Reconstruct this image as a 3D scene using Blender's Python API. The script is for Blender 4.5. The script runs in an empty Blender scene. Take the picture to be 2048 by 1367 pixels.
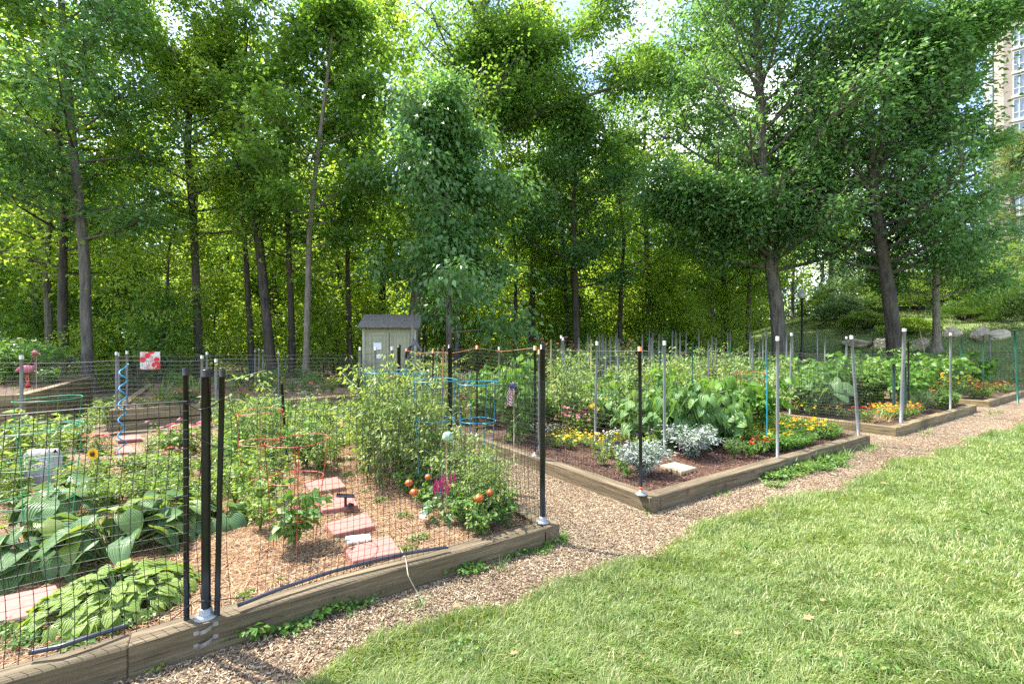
import bpy, math, random
import numpy as np
from mathutils import Vector

R = math.radians
SC = bpy.context.scene
COL = SC.collection
RNG = np.random.default_rng(7)

# ------------------------------------------------------------------ camera, sky, sun
CAM_H = 1.55; FPX = 910.0; HOR = 690.0
cam_d = bpy.data.cameras.new('camera'); cam = bpy.data.objects.new('camera', cam_d); COL.objects.link(cam)
cam.location = (0, 0, CAM_H); cam.rotation_euler = (R(90), 0, 0)
cam_d.sensor_width = 36; cam_d.lens = 36 * FPX / 2048; cam_d.shift_y = (HOR - 683.5) / 2048
cam_d.clip_start = 0.05; cam_d.clip_end = 1500
SC.camera = cam
SUN_AZ = math.atan2(-0.90, 0.42); SUN_EL = R(57)
w = bpy.data.worlds.new('World'); SC.world = w; w.use_nodes = True
nt = w.node_tree; nt.nodes.clear()
def nd(t, typ, **kw):
    n = t.nodes.new(typ)
    for k, v in kw.items(): setattr(n, k, v)
    return n
sky = nd(nt, 'ShaderNodeTexSky', sky_type='NISHITA'); sky.sun_disc = False
sky.sun_elevation = SUN_EL; sky.sun_rotation = SUN_AZ
sky.air_density = 1.0; sky.dust_density = 1.2; sky.ozone_density = 1.0
bg = nd(nt, 'ShaderNodeBackground'); bg.inputs[1].default_value = 0.15
wo = nd(nt, 'ShaderNodeOutputWorld')
tc = nd(nt, 'ShaderNodeTexCoord'); mp = nd(nt, 'ShaderNodeMapping'); mp.inputs['Scale'].default_value = (1, 1, 2.2)
mp.inputs['Location'].default_value = (0.3, 0.1, 0.4)
no = nd(nt, 'ShaderNodeTexNoise'); no.inputs['Scale'].default_value = 2.6; no.inputs['Detail'].default_value = 9; no.inputs['Roughness'].default_value = .58
cr = nd(nt, 'ShaderNodeValToRGB'); cr.color_ramp.elements[0].position = .5; cr.color_ramp.elements[1].position = .64
mx = nd(nt, 'ShaderNodeMixRGB'); mx.inputs[2].default_value = (6.0, 6.2, 6.5, 1)
L = nt.links.new
L(tc.outputs['Generated'], mp.inputs[0]); L(mp.outputs[0], no.inputs[0]); L(no.outputs[0], cr.inputs[0])
L(cr.outputs[0], mx.inputs[0]); L(sky.outputs[0], mx.inputs[1]); L(mx.outputs[0], bg.inputs[0]); L(bg.outputs[0], wo.inputs[0])
sd = bpy.data.lights.new('sun', 'SUN'); sd.energy = 4.0; sd.angle = R(.5); sd.color = (1, .95, .86)
so = bpy.data.objects.new('sun', sd); COL.objects.link(so)
sdir = Vector((math.sin(SUN_AZ) * math.cos(SUN_EL), math.cos(SUN_AZ) * math.cos(SUN_EL), math.sin(SUN_EL)))
so.rotation_euler = sdir.to_track_quat('Z', 'Y').to_euler(); so.location = sdir * 60
SC.view_settings.view_transform = 'Standard'; SC.view_settings.look = 'None'
SC.view_settings.exposure = 1.85; SC.view_settings.gamma = 1.0
cy = SC.cycles
cy.max_bounces = 10; cy.diffuse_bounces = 7; cy.glossy_bounces = 2; cy.transmission_bounces = 5; cy.transparent_max_bounces = 6
cy.use_denoising = False; cy.sample_clamp_indirect = 6.0; cy.caustics_reflective = False; cy.caustics_refractive = False

# ------------------------------------------------------------------ coordinates
GA = R(34); E1 = np.array([math.cos(GA), math.sin(GA)]); E2 = np.array([-math.sin(GA), math.cos(GA)])
C0 = np.array([1.27, 4.17])                     # corner of the middle bed
def st(s, t):
    p = C0 + s * E1 + t * E2
    return float(p[0]), float(p[1])
def to_st(x, y):
    dx, dy = x - C0[0], y - C0[1]
    return dx * E1[0] + dy * E1[1], dx * E2[0] + dy * E2[1]
def sstep(a, b, x):
    k = np.clip((x - a) / (b - a), 0, 1); return k * k * (3 - 2 * k)
def hgt(x, y):
    x = np.asarray(x, float); y = np.asarray(y, float)
    s, t = to_st(x, y)
    r = np.maximum(0, s - 17.2)
    h = 0.27 * r * sstep(0, 3, r); h = np.where(h > 7.5, 7.5 + (h - 7.5) * .1, h)
    h = h * (1 - .75 * sstep(7, 26, t)) * sstep(-26, -6, t)
    far = sstep(18, 50, t) * 2.2
    return h + far
def H(x, y): return float(hgt(x, y))
def P(u, v, z=0.0):                              # ground point seen at pixel (u, v) of the 2048 px photo
    d = (CAM_H - z) * FPX / (v - HOR); return ((u - 1024) / FPX * d, d, z)
def PD(u, v, d): return ((u - 1024) / FPX * d, d, CAM_H - (v - HOR) / FPX * d)
def XD(u, d): return ((u - 1024) / FPX * d, d)

# ------------------------------------------------------------------ mesh builder
class MB:
    def __init__(s): s.V = []; s.F = []; s.n = 0; s.M = []; s.U = []
    def add(s, V, F, m=0, uv=None):
        V = np.asarray(V, float).reshape(-1, 3); F = np.asarray(F, int)
        s.V.append(V); s.F.append(F + s.n); s.M.append(np.full(len(F), m)); s.n += len(V)
        s.U.append(np.zeros((len(V), 2)) if uv is None else np.asarray(uv, float))
    def mesh(s, name, mats, smooth=True):
        me = bpy.data.meshes.new(name)
        V = np.concatenate(s.V); me.vertices.add(len(V)); me.vertices.foreach_set('co', V.ravel())
        lens = np.concatenate([np.full(len(F), F.shape[1]) for F in s.F]); idx = np.concatenate([F.ravel() for F in s.F])
        me.loops.add(len(idx)); me.loops.foreach_set('vertex_index', idx)
        me.polygons.add(len(lens)); st_ = np.concatenate([[0], np.cumsum(lens)[:-1]])
        me.polygons.foreach_set('loop_start', st_); me.polygons.foreach_set('loop_total', lens)
        me.polygons.foreach_set('material_index', np.concatenate(s.M))
        me.polygons.foreach_set('use_smooth', np.full(len(lens), smooth))
        if any(u.any() for u in s.U):
            ul = me.uv_layers.new(name='UVMap'); ul.data.foreach_set('uv', np.concatenate(s.U)[idx].ravel())
        for m in (mats if isinstance(mats, (list, tuple)) else [mats]): me.materials.append(m)
        me.update(calc_edges=True); return me
    def obj(s, name, mats, parent=None, smooth=True):
        o = bpy.data.objects.new(name, s.mesh(name, mats, smooth)); COL.objects.link(o)
        if parent is not None: o.parent = parent
        return o
    # primitives
    def box(s, c, size, rz=0, m=0, bev=0.0, ax=None):
        x, y, z = [k / 2 for k in size]
        if bev > 0:
            b = bev; pts = []
            for sx in (-1, 1):
                for sy in (-1, 1):
                    for sz in (-1, 1):
                        pts += [(sx * x, sy * (y - b), sz * (z - b)), (sx * (x - b), sy * y, sz * (z - b)), (sx * (x - b), sy * (y - b), sz * z)]
            def I(a, b_, c_, k): return ((a * 2 + b_) * 2 + c_) * 3 + k
            F = []
            for a in (0, 1):
                q = [I(a, 0, 0, 0), I(a, 1, 0, 0), I(a, 1, 1, 0), I(a, 0, 1, 0)]; F.append(q if a else q[::-1])
                q = [I(0, a, 0, 1), I(1, a, 0, 1), I(1, a, 1, 1), I(0, a, 1, 1)]; F.append(q[::-1] if a else q)
                q = [I(0, 0, a, 2), I(1, 0, a, 2), I(1, 1, a, 2), I(0, 1, a, 2)]; F.append(q if a else q[::-1])
            for a in (0, 1):
                for b_ in (0, 1):
                    F.append([I(a, b_, 0, 0), I(a, b_, 1, 0), I(a, b_, 1, 1), I(a, b_, 0, 1)])
                    F.append([I(a, 0, b_, 0), I(a, 1, b_, 0), I(a, 1, b_, 2), I(a, 0, b_, 2)])
                    F.append([I(0, a, b_, 1), I(1, a, b_, 1), I(1, a, b_, 2), I(0, a, b_, 2)])
            T = [[I(a, b_, c_, 0), I(a, b_, c_, 1), I(a, b_, c_, 2)] for a in (0, 1) for b_ in (0, 1) for c_ in (0, 1)]
            V = np.array(pts)
        else:
            V = np.array([(sx * x, sy * y, sz * z) for sx in (-1, 1) for sy in (-1, 1) for sz in (-1, 1)])
            F = [[0, 1, 3, 2], [4, 6, 7, 5], [0, 4, 5, 1], [2, 3, 7, 6], [0, 2, 6, 4], [1, 5, 7, 3]]; T = None
        if ax is not None: V = V @ np.array(ax)
        c_, s_ = math.cos(rz), math.sin(rz)
        V = np.stack([V[:, 0] * c_ - V[:, 1] * s_, V[:, 0] * s_ + V[:, 1] * c_, V[:, 2]], 1) + np.array(c)
        s.add(V, F, m)
        if T is not None: s.F.append(np.array(T) + s.n - len(V)); s.M.append(np.full(8, m))
    def tube(s, pts, r, n=6, m=0, cap=True, jit=0, rng=None):
        pts = np.asarray(pts, float); k = len(pts)
        r = np.full(k, r, float) if np.isscalar(r) else np.asarray(r, float)
        d = np.gradient(pts, axis=0); d /= np.linalg.norm(d, axis=1)[:, None] + 1e-9
        ref = np.array([0, 0, 1.0]) if abs(d[0][2]) < .85 else np.array([1.0, 0, 0])
        a = np.cross(d, ref); a /= np.linalg.norm(a, axis=1)[:, None] + 1e-9; b = np.cross(d, a)
        th = np.arange(n) / n * 2 * math.pi
        rr = r[:, None] * np.ones((k, n))
        if jit: rr = rr * (1 + jit * (rng or RNG).standard_normal((k, n)))
        V = pts[:, None] + (a[:, None] * np.cos(th)[None, :, None] + b[:, None] * np.sin(th)[None, :, None]) * rr[..., None]
        i = np.arange(k - 1)[:, None] * n; j = np.arange(n)[None]; j2 = (j + 1) % n
        F = np.stack([i + j, i + j2, i + n + j2, i + n + j], -1).reshape(-1, 4)
        s.add(V.reshape(-1, 3), F, m)
        if cap and n > 3:
            base = s.n - k * n
            for o0, flip in ((0, 1), ((k - 1) * n, 0)):
                q = [base + o0 + x for x in range(n)]
                s.F.append(np.array([q[::-1] if not flip else q])); s.M.append(np.array([m]))
    def lathe(s, c, prof, n=16, m=0):
        pr = np.array(prof, float); th = np.arange(n) / n * 2 * math.pi
        V = np.stack([pr[:, 0][:, None] * np.cos(th), pr[:, 0][:, None] * np.sin(th), np.repeat(pr[:, 1][:, None], n, 1)], -1) + np.array(c)
        k = len(pr); i = np.arange(k - 1)[:, None] * n; j = np.arange(n)[None]; j2 = (j + 1) % n
        s.add(V.reshape(-1, 3), np.stack([i + j, i + j2, i + n + j2, i + n + j], -1).reshape(-1, 4), m)
    def ball(s, c, r, n=12, m=0, sq=1.0, lump=0, ribs=0):
        th = np.arange(n) / n * 2 * math.pi; ph = np.linspace(-math.pi / 2, math.pi / 2, n // 2 + 2)
        rr = r * (1 - .12 * np.abs(np.sin(th * ribs / 2)) if ribs else np.ones(n))
        V = np.stack([np.cos(ph)[:, None] * np.cos(th) * rr, np.cos(ph)[:, None] * np.sin(th) * rr, np.sin(ph)[:, None] * r * sq * np.ones(n)], -1)
        if lump: V *= 1 + lump * RNG.standard_normal(V.shape[:2])[..., None]
        k = len(ph); i = np.arange(k - 1)[:, None] * n; j = np.arange(n)[None]; j2 = (j + 1) % n
        s.add(V.reshape(-1, 3) + np.array(c), np.stack([i + j, i + j2, i + n + j2, i + n + j], -1).reshape(-1, 4), m)
    def leaves(s, pos, dr, nr, ln, wd, T, m=0):
        """instances of a leaf template T=(verts, faces, uv) at pos, pointing along dr, facing nr"""
        pos, dr, nr = [np.asarray(a, float) for a in (pos, dr, nr)]
        dr = dr / (np.linalg.norm(dr, axis=1)[:, None] + 1e-9)
        sd_ = np.cross(nr, dr); sd_ /= np.linalg.norm(sd_, axis=1)[:, None] + 1e-9; nn = np.cross(dr, sd_)
        N = len(pos); ln = np.broadcast_to(ln, N)[:, None, None]; wd = np.broadcast_to(wd, N)[:, None, None]
        tv, tf, tuv = T; k = len(tv)
        V = pos[:, None] + dr[:, None] * tv[None, :, 0:1] * ln + sd_[:, None] * tv[None, :, 1:2] * wd + nn[:, None] * tv[None, :, 2:3] * ln
        for f in tf:
            f = np.array(f); F = (f[None] + (np.arange(N) * k)[:, None, None]).reshape(-1, f.shape[1])
            s.F.append(F + s.n); s.M.append(np.full(len(F), m))
        s.V.append(V.reshape(-1, 3)); s.U.append(np.tile(tuv, (N, 1))); s.n += N * k

def grid_leaf(nl, nw, wfun, fold=.15, droop=.3, ruf=0.0):
    V = []; UV = []
    for i in range(nl + 1):
        a = i / nl
        for j in range(nw + 1):
            b = j / nw * 2 - 1
            y = b * wfun(a); V.append((a - .12 * (b * b) * (1 - a) * (1 if wfun(0.02) > .1 else 0), y, fold * abs(b) * wfun(a) * 1.0 - droop * a * a + ruf * math.sin(a * 9 + b * 3) * abs(b)))
            UV.append((a, b * .5 + .5))
    F = [[i * (nw + 1) + j, (i + 1) * (nw + 1) + j, (i + 1) * (nw + 1) + j + 1, i * (nw + 1) + j + 1] for i in range(nl) for j in range(nw)]
    return np.array(V), [F], np.array(UV)
T_OV = (np.array([(0, 0, 0), (.5, 0, -.03), (1, 0, -.18), (.42, .5, .07), (.42, -.5, .07)]), [[[0, 4, 2, 1], [0, 1, 2, 3]]], np.array([(0, .5), (.5, .5), (1, .5), (.4, 1), (.4, 0)]))
T_NAR = (np.array([(0, 0, 0), (.45, .5, .02), (1, 0, -.1), (.45, -.5, .02)]), [[[0, 3, 2, 1]]], np.array([(0, .5), (.5, 1), (1, .5), (.5, 0)]))
# five-lobed leaf, fan of quads
def lobed():
    o = [(0, 0), (.12, -.16), (.32, -.52), (.42, -.2), (.72, -.42), (.7, -.12), (1, 0), (.7, .12), (.72, .42), (.42, .2), (.32, .52), (.12, .16)]
    V = [(x, y, .1 * abs(y) - .12 * x * x) for x, y in o] + [(.45, 0, -.02)]
    F = [[12, i, (i + 1) % 12] for i in range(12)]
    return np.array(V), [F], np.array([(x, y + .5) for x, y in o] + [(.45, .5)])
T_LOB = lobed()
T_HEART = grid_leaf(6, 4, lambda a: .5 * (math.sin(math.pi * min(1, a * .82 + .16)) ** .8) if a < .99 else .02, .3, .5, .045)
T_HEARTS = grid_leaf(3, 2, lambda a: .5 * (math.sin(math.pi * min(1, a * .82 + .16)) ** .8) if a < .99 else .02, .3, .3)
T_STRAP = grid_leaf(6, 1, lambda a: .5 * (1 - a ** 2.5) + .01, 0, .5)
def petal_flower(n, cup=.25):
    V = [(0, 0, 0)]; F = []
    for i in range(n):
        a = i / n * 2 * math.pi; da = math.pi / n * 1.05
        k = len(V)
        V += [(.62 * math.cos(a - da), .62 * math.sin(a - da), cup * .6), (math.cos(a), math.sin(a), cup), (.62 * math.cos(a + da), .62 * math.sin(a + da), cup * .6)]
        F.append([0, k, k + 1, k + 2])
    return np.array(V) * [.5, .5, .5], [F], np.zeros((len(V), 2))
T_FLO = petal_flower(7); T_POM = petal_flower(9, .1)

# ------------------------------------------------------------------ properties
def tag(o, label=None, cat=None, group=None, kind=None):
    if label: o['label'] = label
    if cat: o['category'] = cat
    if group: o['group'] = group
    if kind: o['kind'] = kind
    return o
def thing(name, loc, label, cat, group=None, rz=0):
    o = bpy.data.objects.new(name, None); COL.objects.link(o); o.location = loc; o.rotation_euler = (0, 0, rz)
    o.empty_display_size = .1
    return tag(o, label, cat, group)
def dup(root, loc, rz=0, sc=1.0, label=None, group=None):
    r = root.copy(); COL.objects.link(r); r.location = loc; r.rotation_euler = (0, 0, rz)
    r.scale = (sc, sc, sc) if np.isscalar(sc) else sc
    r['label'] = label or DEF[root.name][0]
    if group: r['group'] = group
    elif label: r['group'] = label
    elif DEF[root.name][1]: r['group'] = DEF[root.name][1]
    for ch in KIDS[root.name]:
        c = ch.copy(); COL.objects.link(c); c.parent = r
    return r
KIDS = {}; DEF = {}

# ------------------------------------------------------------------ materials
def mat(name):
    m = bpy.data.materials.new(name); m.use_nodes = True; t = m.node_tree
    return m, t, t.nodes['Principled BSDF'], t.nodes['Material Output']
def ramp(t, fac, stops):
    n = nd(t, 'ShaderNodeValToRGB'); e = n.color_ramp.elements
    while len(e) < len(stops): e.new(.5)
    for k, (p, c) in zip(e, stops): k.position = p; k.color = (*c, 1)
    t.links.new(fac, n.inputs[0]); return n.outputs[0]
def noise(t, sc, det=4, rough=.55, co=None, vec=(1, 1, 1), rot=0, out=0):
    n = nd(t, 'ShaderNodeTexNoise'); n.inputs['Scale'].default_value = sc; n.inputs['Detail'].default_value = det; n.inputs['Roughness'].default_value = rough
    m = nd(t, 'ShaderNodeMapping'); m.inputs['Scale'].default_value = vec; m.inputs['Rotation'].default_value = (0, 0, rot)
    if co is None: co = nd(t, 'ShaderNodeTexCoord').outputs['Object']
    t.links.new(co, m.inputs[0]); t.links.new(m.outputs[0], n.inputs[0]); return n.outputs[out]
def mixc(t, fac, a, b, mode='MIX'):
    n = nd(t, 'ShaderNodeMixRGB', blend_type=mode)
    for i, v in ((0, fac), (1, a), (2, b)):
        if hasattr(v, 'links') or isinstance(v, bpy.types.NodeSocket): t.links.new(v, n.inputs[i])
        elif isinstance(v, (int, float)): n.inputs[i].default_value = v
        else: n.inputs[i].default_value = (*v, 1)
    return n.outputs[0]
def bump(t, h, b, strength=.5, dist=.01):
    n = nd(t, 'ShaderNodeBump'); n.inputs['Strength'].default_value = strength; n.inputs['Distance'].default_value = dist
    t.links.new(h, n.inputs['Height']); t.links.new(n.outputs[0], b.inputs['Normal']); return n
def leaf_mat(name, cols, tr=.42, rough=.45, tcol=(1.4, 1.3, .6), veins=0, spec=.35):
    m, t, b, o = mat(name)
    g = nd(t, 'ShaderNodeNewGeometry'); n = len(cols)
    c = ramp(t, g.outputs['Random Per Island'], [(i / max(1, n - 1), k) for i, k in enumerate(cols)])
    if veins:
        uv = nd(t, 'ShaderNodeUVMap'); sx = nd(t, 'ShaderNodeSeparateXYZ'); t.links.new(uv.outputs[0], sx.inputs[0])
        a = nd(t, 'ShaderNodeMath', operation='MULTIPLY'); a.inputs[1].default_value = veins; t.links.new(sx.outputs[1], a.inputs[0])
        s_ = nd(t, 'ShaderNodeMath', operation='SINE'); t.links.new(a.outputs[0], s_.inputs[0])
        c = mixc(t, ramp(t, s_.outputs[0], [(.0, (0, 0, 0)), (.9, (.55,) * 3)]), c, (.16, .26, .09))
        bump(t, s_.outputs[0], b, .5, .006)
    t.links.new(c, b.inputs['Base Color']); b.inputs['Roughness'].default_value = rough; b.inputs['Specular IOR Level'].default_value = spec
    tl = nd(t, 'ShaderNodeBsdfTranslucent'); t.links.new(mixc(t, 1.0, c, tcol, 'MULTIPLY'), tl.inputs[0])
    ms = nd(t, 'ShaderNodeMixShader'); ms.inputs[0].default_value = tr
    t.links.new(b.outputs[0], ms.inputs[1]); t.links.new(tl.outputs[0], ms.inputs[2]); t.links.new(ms.outputs[0], o.inputs[0])
    return m
def plain(name, c, rough=.5, metal=0, var=.15, sc=8, bmp=0):
    m, t, b, o = mat(name)
    f = noise(t, sc, 5)
    t.links.new(ramp(t, f, [(.3, tuple(k * (1 - var) for k in c)), (.7, tuple(min(1, k * (1 + var)) for k in c))]), b.inputs['Base Color'])
    b.inputs['Roughness'].default_value = rough; b.inputs['Metallic'].default_value = metal
    if bmp: bump(t, f, b, bmp, .01)
    return m
def bloom_mat(name, cols): return leaf_mat(name, cols, .3, .6, (1.1, 1, .9), spec=.2)

M = {}
M['oak'] = leaf_mat('oak_leaf', [(.10, .21, .04), (.14, .26, .05), (.18, .31, .07), (.24, .38, .1)], .58)
M['oak_blue'] = leaf_mat('broad_leaf', [(.09, .20, .06), (.125, .25, .08), (.165, .30, .105), (.22, .37, .14)], .5, .35, (1.3, 1.3, .7), spec=.45)
M['broad2'] = leaf_mat('drooping_leaf', [(.10, .2, .08), (.14, .25, .1), (.19, .31, .13), (.26, .38, .14)], .42, .4)
M['wood_leaf'] = leaf_mat('woodland_leaf', [(.18, .30, .05), (.24, .37, .06), (.31, .44, .08), (.38, .5, .12)], .62)
M['under_leaf'] = leaf_mat('understory_leaf', [(.22, .34, .06), (.29, .42, .08), (.35, .48, .1), (.42, .54, .14)], .62)
M['hedge_leaf'] = leaf_mat('hedge_leaf', [(.1, .18, .035), (.17, .27, .05), (.26, .35, .08)], .4)
M['juniper'] = leaf_mat('juniper_leaf', [(.06, .13, .03), (.1, .19, .04), (.14, .24, .05)], .3)
M['pine_leaf'] = leaf_mat('pine_needle', [(.12, .19, .06), (.18, .25, .08), (.24, .29, .1)], .35)
M['far_leaf'] = leaf_mat('distant_leaf', [(.1, .18, .08), (.14, .23, .11), (.19, .28, .13)], .4)
M['bush'] = leaf_mat('herb_leaf', [(.12, .22, .045), (.17, .28, .055), (.23, .34, .07), (.31, .4, .11)], .46)
M['tomato'] = leaf_mat('tomato_leaf', [(.14, .23, .055), (.2, .3, .08), (.27, .36, .11), (.34, .41, .14)], .45)
M['vine'] = leaf_mat('vine_leaf', [(.09, .2, .05), (.14, .27, .07), (.2, .33, .11)], .38, .4, veins=30)
M['bright'] = leaf_mat('bean_leaf', [(.08, .19, .03), (.12, .26, .04), (.18, .33, .06)], .42)
M['silver'] = leaf_mat('silver_leaf', [(.28, .32, .28), (.38, .42, .38), (.5, .54, .5)], .15, .7, (1, 1, .9))
M['hosta'] = leaf_mat('hosta_blue', [(.09, .18, .085), (.12, .22, .095), (.15, .26, .09), (.28, .34, .08)], .32, .35, veins=70)
M['hosta2'] = leaf_mat('hosta_lime', [(.2, .31, .05), (.26, .37, .07), (.32, .42, .1)], .35, .38, veins=36)
M['strap'] = leaf_mat('strap_leaf', [(.08, .17, .03), (.13, .23, .05), (.2, .27, .07)], .35)
M['dry'] = leaf_mat('dry_leaf', [(.3, .2, .1), (.4, .3, .15), (.25, .2, .1)], .2)
M['weed'] = leaf_mat('weed_leaf', [(.07, .17, .03), (.1, .22, .04), (.15, .27, .06), (.24, .28, .06)], .38)
M['stem'] = plain('green_stem', (.10, .17, .05), .6)
for k, c in dict(yellow=[(.75, .5, .02), (.85, .62, .05)], orange=[(.75, .22, .02), (.8, .35, .03)], red=[(.55, .02, .015), (.7, .06, .03)],
                 pink=[(.55, .13, .2), (.7, .32, .36)], purple=[(.12, .05, .28), (.22, .1, .4)], white=[(.75, .76, .72), (.85, .85, .8)],
                 magenta=[(.3, .02, .12), (.5, .1, .25)], coral=[(.75, .2, .16), (.8, .32, .24)], brown=[(.12, .05, .02), (.16, .07, .02)]).items():
    M[k] = bloom_mat(k + '_petal', c)

def bark(name, c1, c2, sc=1.0):
    m, t, b, o = mat(name)
    f = noise(t, 9 * sc, 6, .65, vec=(1, 1, .16)); g = noise(t, 2.2, 3)
    c = ramp(t, f, [(.32, c1), (.66, c2)])
    c = mixc(t, ramp(t, g, [(.5, (0, 0, 0)), (.75, (.3,) * 3)]), c, (.13, .14, .1))
    t.links.new(c, b.inputs['Base Color']); b.inputs['Roughness'].default_value = .9; bump(t, f, b, 1.0, .05); return m
M['bark'] = bark('bark_grey', (.05, .04, .032), (.21, .175, .145))
M['bark_dark'] = bark('bark_dark', (.025, .02, .016), (.11, .085, .065))
M['bark_light'] = bark('bark_light', (.12, .095, .07), (.32, .27, .21), 2)

def wood(name, c1, c2, c3, sc=1.0):
    m, t, b, o = mat(name)
    co = nd(t, 'ShaderNodeTexCoord').outputs['Object']; oi = nd(t, 'ShaderNodeObjectInfo')
    va = nd(t, 'ShaderNodeVectorMath', operation='SCALE'); va.inputs[0].default_value = (17, 3, 5); t.links.new(oi.outputs['Random'], va.inputs['Scale'])
    vb = nd(t, 'ShaderNodeVectorMath', operation='ADD'); t.links.new(co, vb.inputs[0]); t.links.new(va.outputs[0], vb.inputs[1]); co = vb.outputs[0]
    f = noise(t, 42 * sc, 7, .75, co, (.035, 1, 1)); g = noise(t, 2.6, 6, .65, co, (.45, 1.5, 1.5)); h = noise(t, 70, 4, .6, co, (.04, 1, 1))
    c = ramp(t, f, [(.3, c1), (.5, c2), (.7, c3)])
    c = mixc(t, ramp(t, g, [(.42, (.0,) * 3), (.66, (.8,) * 3)]), c, (.075, .062, .03))
    c = mixc(t, ramp(t, h, [(.56, (0,) * 3), (.64, (.85,) * 3)]), c, (.05, .034, .02))
    kv = nd(t, 'ShaderNodeTexVoronoi'); kv.inputs['Scale'].default_value = 2.6; t.links.new(co, kv.inputs[0]); c = mixc(t, ramp(t, kv.outputs[0], [(.05, (.9,) * 3), (.13, (0,) * 3)]), c, (.09, .05, .025))
    t.links.new(c, b.inputs['Base Color']); b.inputs['Roughness'].default_value = .85; bump(t, f, b, .7, .012); return m
M['timber'] = wood('weathered_timber', (.075, .052, .03), (.155, .115, .065), (.28, .22, .135))
M['timber2'] = wood('yellow_timber', (.15, .105, .045), (.26, .195, .095), (.38, .3, .17))
M['bench'] = wood('bench_wood', (.16, .11, .08), (.3, .22, .17), (.4, .32, .26))

def litter():
    m, t, b, o = mat('forest_floor')
    f = noise(t, 1.2, 6, .6); g = noise(t, 22, 4, .7)
    c = ramp(t, g, [(.3, (.035, .025, .015)), (.5, (.10, .07, .04)), (.72, (.22, .16, .09))])
    c = mixc(t, ramp(t, f, [(.42, (0,) * 3), (.6, (.85,) * 3)]), c, (.05, .085, .02))
    t.links.new(c, b.inputs['Base Color']); b.inputs['Roughness'].default_value = .95; bump(t, g, b, .8, .05); return m
M['floor'] = litter()
def chips(name, cols, sc=48, dark=.5, strength=1.0):
    m, t, b, o = mat(name)
    co = nd(t, 'ShaderNodeTexCoord').outputs['Object']
    nz = noise(t, 14, 3, .5, co, out=1)
    cov = mixc(t, .12, co, nz, 'ADD')
    outs = []
    for i, (r_, s_) in enumerate(((.5, (1, .36, 1)), (-.9, (.4, 1, 1)))):
        mp_ = nd(t, 'ShaderNodeMapping'); mp_.inputs['Rotation'].default_value = (0, 0, r_); mp_.inputs['Scale'].default_value = s_
        v = nd(t, 'ShaderNodeTexVoronoi'); v.inputs['Scale'].default_value = sc * (1 + .3 * i)
        t.links.new(cov, mp_.inputs[0]); t.links.new(mp_.outputs[0], v.inputs[0]); outs.append(v)
    s0 = noise(t, 30, 2, .5, co)
    sel = ramp(t, s0, [(.47, (0,) * 3), (.53, (1,) * 3)])
    colr = mixc(t, sel, outs[0].outputs['Color'], outs[1].outputs['Color'])
    dist = mixc(t, sel, outs[0].outputs['Distance'], outs[1].outputs['Distance'])
    sx = nd(t, 'ShaderNodeSeparateColor'); t.links.new(colr, sx.inputs[0])
    n = len(cols); c = ramp(t, sx.outputs[0], [(i / (n - 1), k) for i, k in enumerate(cols)])
    big = noise(t, 1.1, 4, .6, co)
    c = mixc(t, ramp(t, big, [(.45, (0,) * 3), (.68, (dark,) * 3)]), c, (.16, .085, .05))
    c = mixc(t, ramp(t, dist, [(.42, (0,) * 3), (.62, (.75,) * 3)]), c, (.06, .035, .02))
    t.links.new(c, b.inputs['Base Color']); b.inputs['Roughness'].default_value = .9
    inv = nd(t, 'ShaderNodeMath', operation='SUBTRACT'); inv.inputs[0].default_value = 1
    t.links.new(dist, inv.inputs[1]); bump(t, inv.outputs[0], b, strength, .012); return m
M['chips'] = chips('wood_chips', [(.13, .085, .05), (.23, .16, .095), (.33, .245, .15), (.43, .34, .22), (.54, .46, .32)], dark=.75)
M['mulch'] = chips('dark_mulch', [(.05, .025, .016), (.10, .05, .032), (.16, .08, .05), (.22, .13, .09)], 60, .3)
M['straw'] = chips('pine_straw', [(.20, .11, .055), (.30, .17, .09), (.40, .25, .14), (.46, .33, .2)], 40, .6)
def lawn_m():
    m, t, b, o = mat('lawn_soil')
    f = noise(t, 1.3, 5, .6); g = noise(t, 60, 3, .6)
    c = ramp(t, f, [(.35, (.075, .13, .03)), (.6, (.15, .20, .06))])
    c = mixc(t, ramp(t, g, [(.4, (0,) * 3), (.7, (.6,) * 3)]), c, (.22, .24, .09))
    t.links.new(c, b.inputs['Base Color']); b.inputs['Roughness'].default_value = .95; bump(t, g, b, .8, .03); return m
M['lawn'] = lawn_m()
def blade_m():
    m, t, b, o = mat('grass_blade')
    g = nd(t, 'ShaderNodeNewGeometry')
    c = ramp(t, g.outputs['Random Per Island'], [(0, (.10, .18, .035)), (.3, (.17, .265, .06)), (.6, (.25, .33, .10)), (.8, (.36, .40, .17)), (.93, (.46, .43, .22)), (1, (.42, .3, .16))])
    f = noise(t, 1.3, 5, .62, g.outputs['Position'])
    c = mixc(t, ramp(t, f, [(.4, (0,) * 3), (.64, (.5,) * 3)]), c, (.30, .37, .12))
    f2 = noise(t, .42, 4, .6, g.outputs['Position']); c = mixc(t, ramp(t, f2, [(.46, (0,) * 3), (.6, (.4,) * 3)]), c, (.11, .20, .04))
    t.links.new(c, b.inputs['Base Color']); b.inputs['Roughness'].default_value = .45
    tl = nd(t, 'ShaderNodeBsdfTranslucent'); t.links.new(mixc(t, 1.0, c, (1.1, 1.2, .6), 'MULTIPLY'), tl.inputs[0])
    ms = nd(t, 'ShaderNodeMixShader'); ms.inputs[0].default_value = .38
    t.links.new(b.outputs[0], ms.inputs[1]); t.links.new(tl.outputs[0], ms.inputs[2]); t.links.new(ms.outputs[0], o.inputs[0]); return m
M['blade'] = blade_m()
M['chip3d'] = leaf_mat('loose_chip', [(.13, .08, .05), (.25, .17, .10), (.37, .28, .175), (.52, .44, .31)], 0.0, .85)
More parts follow.
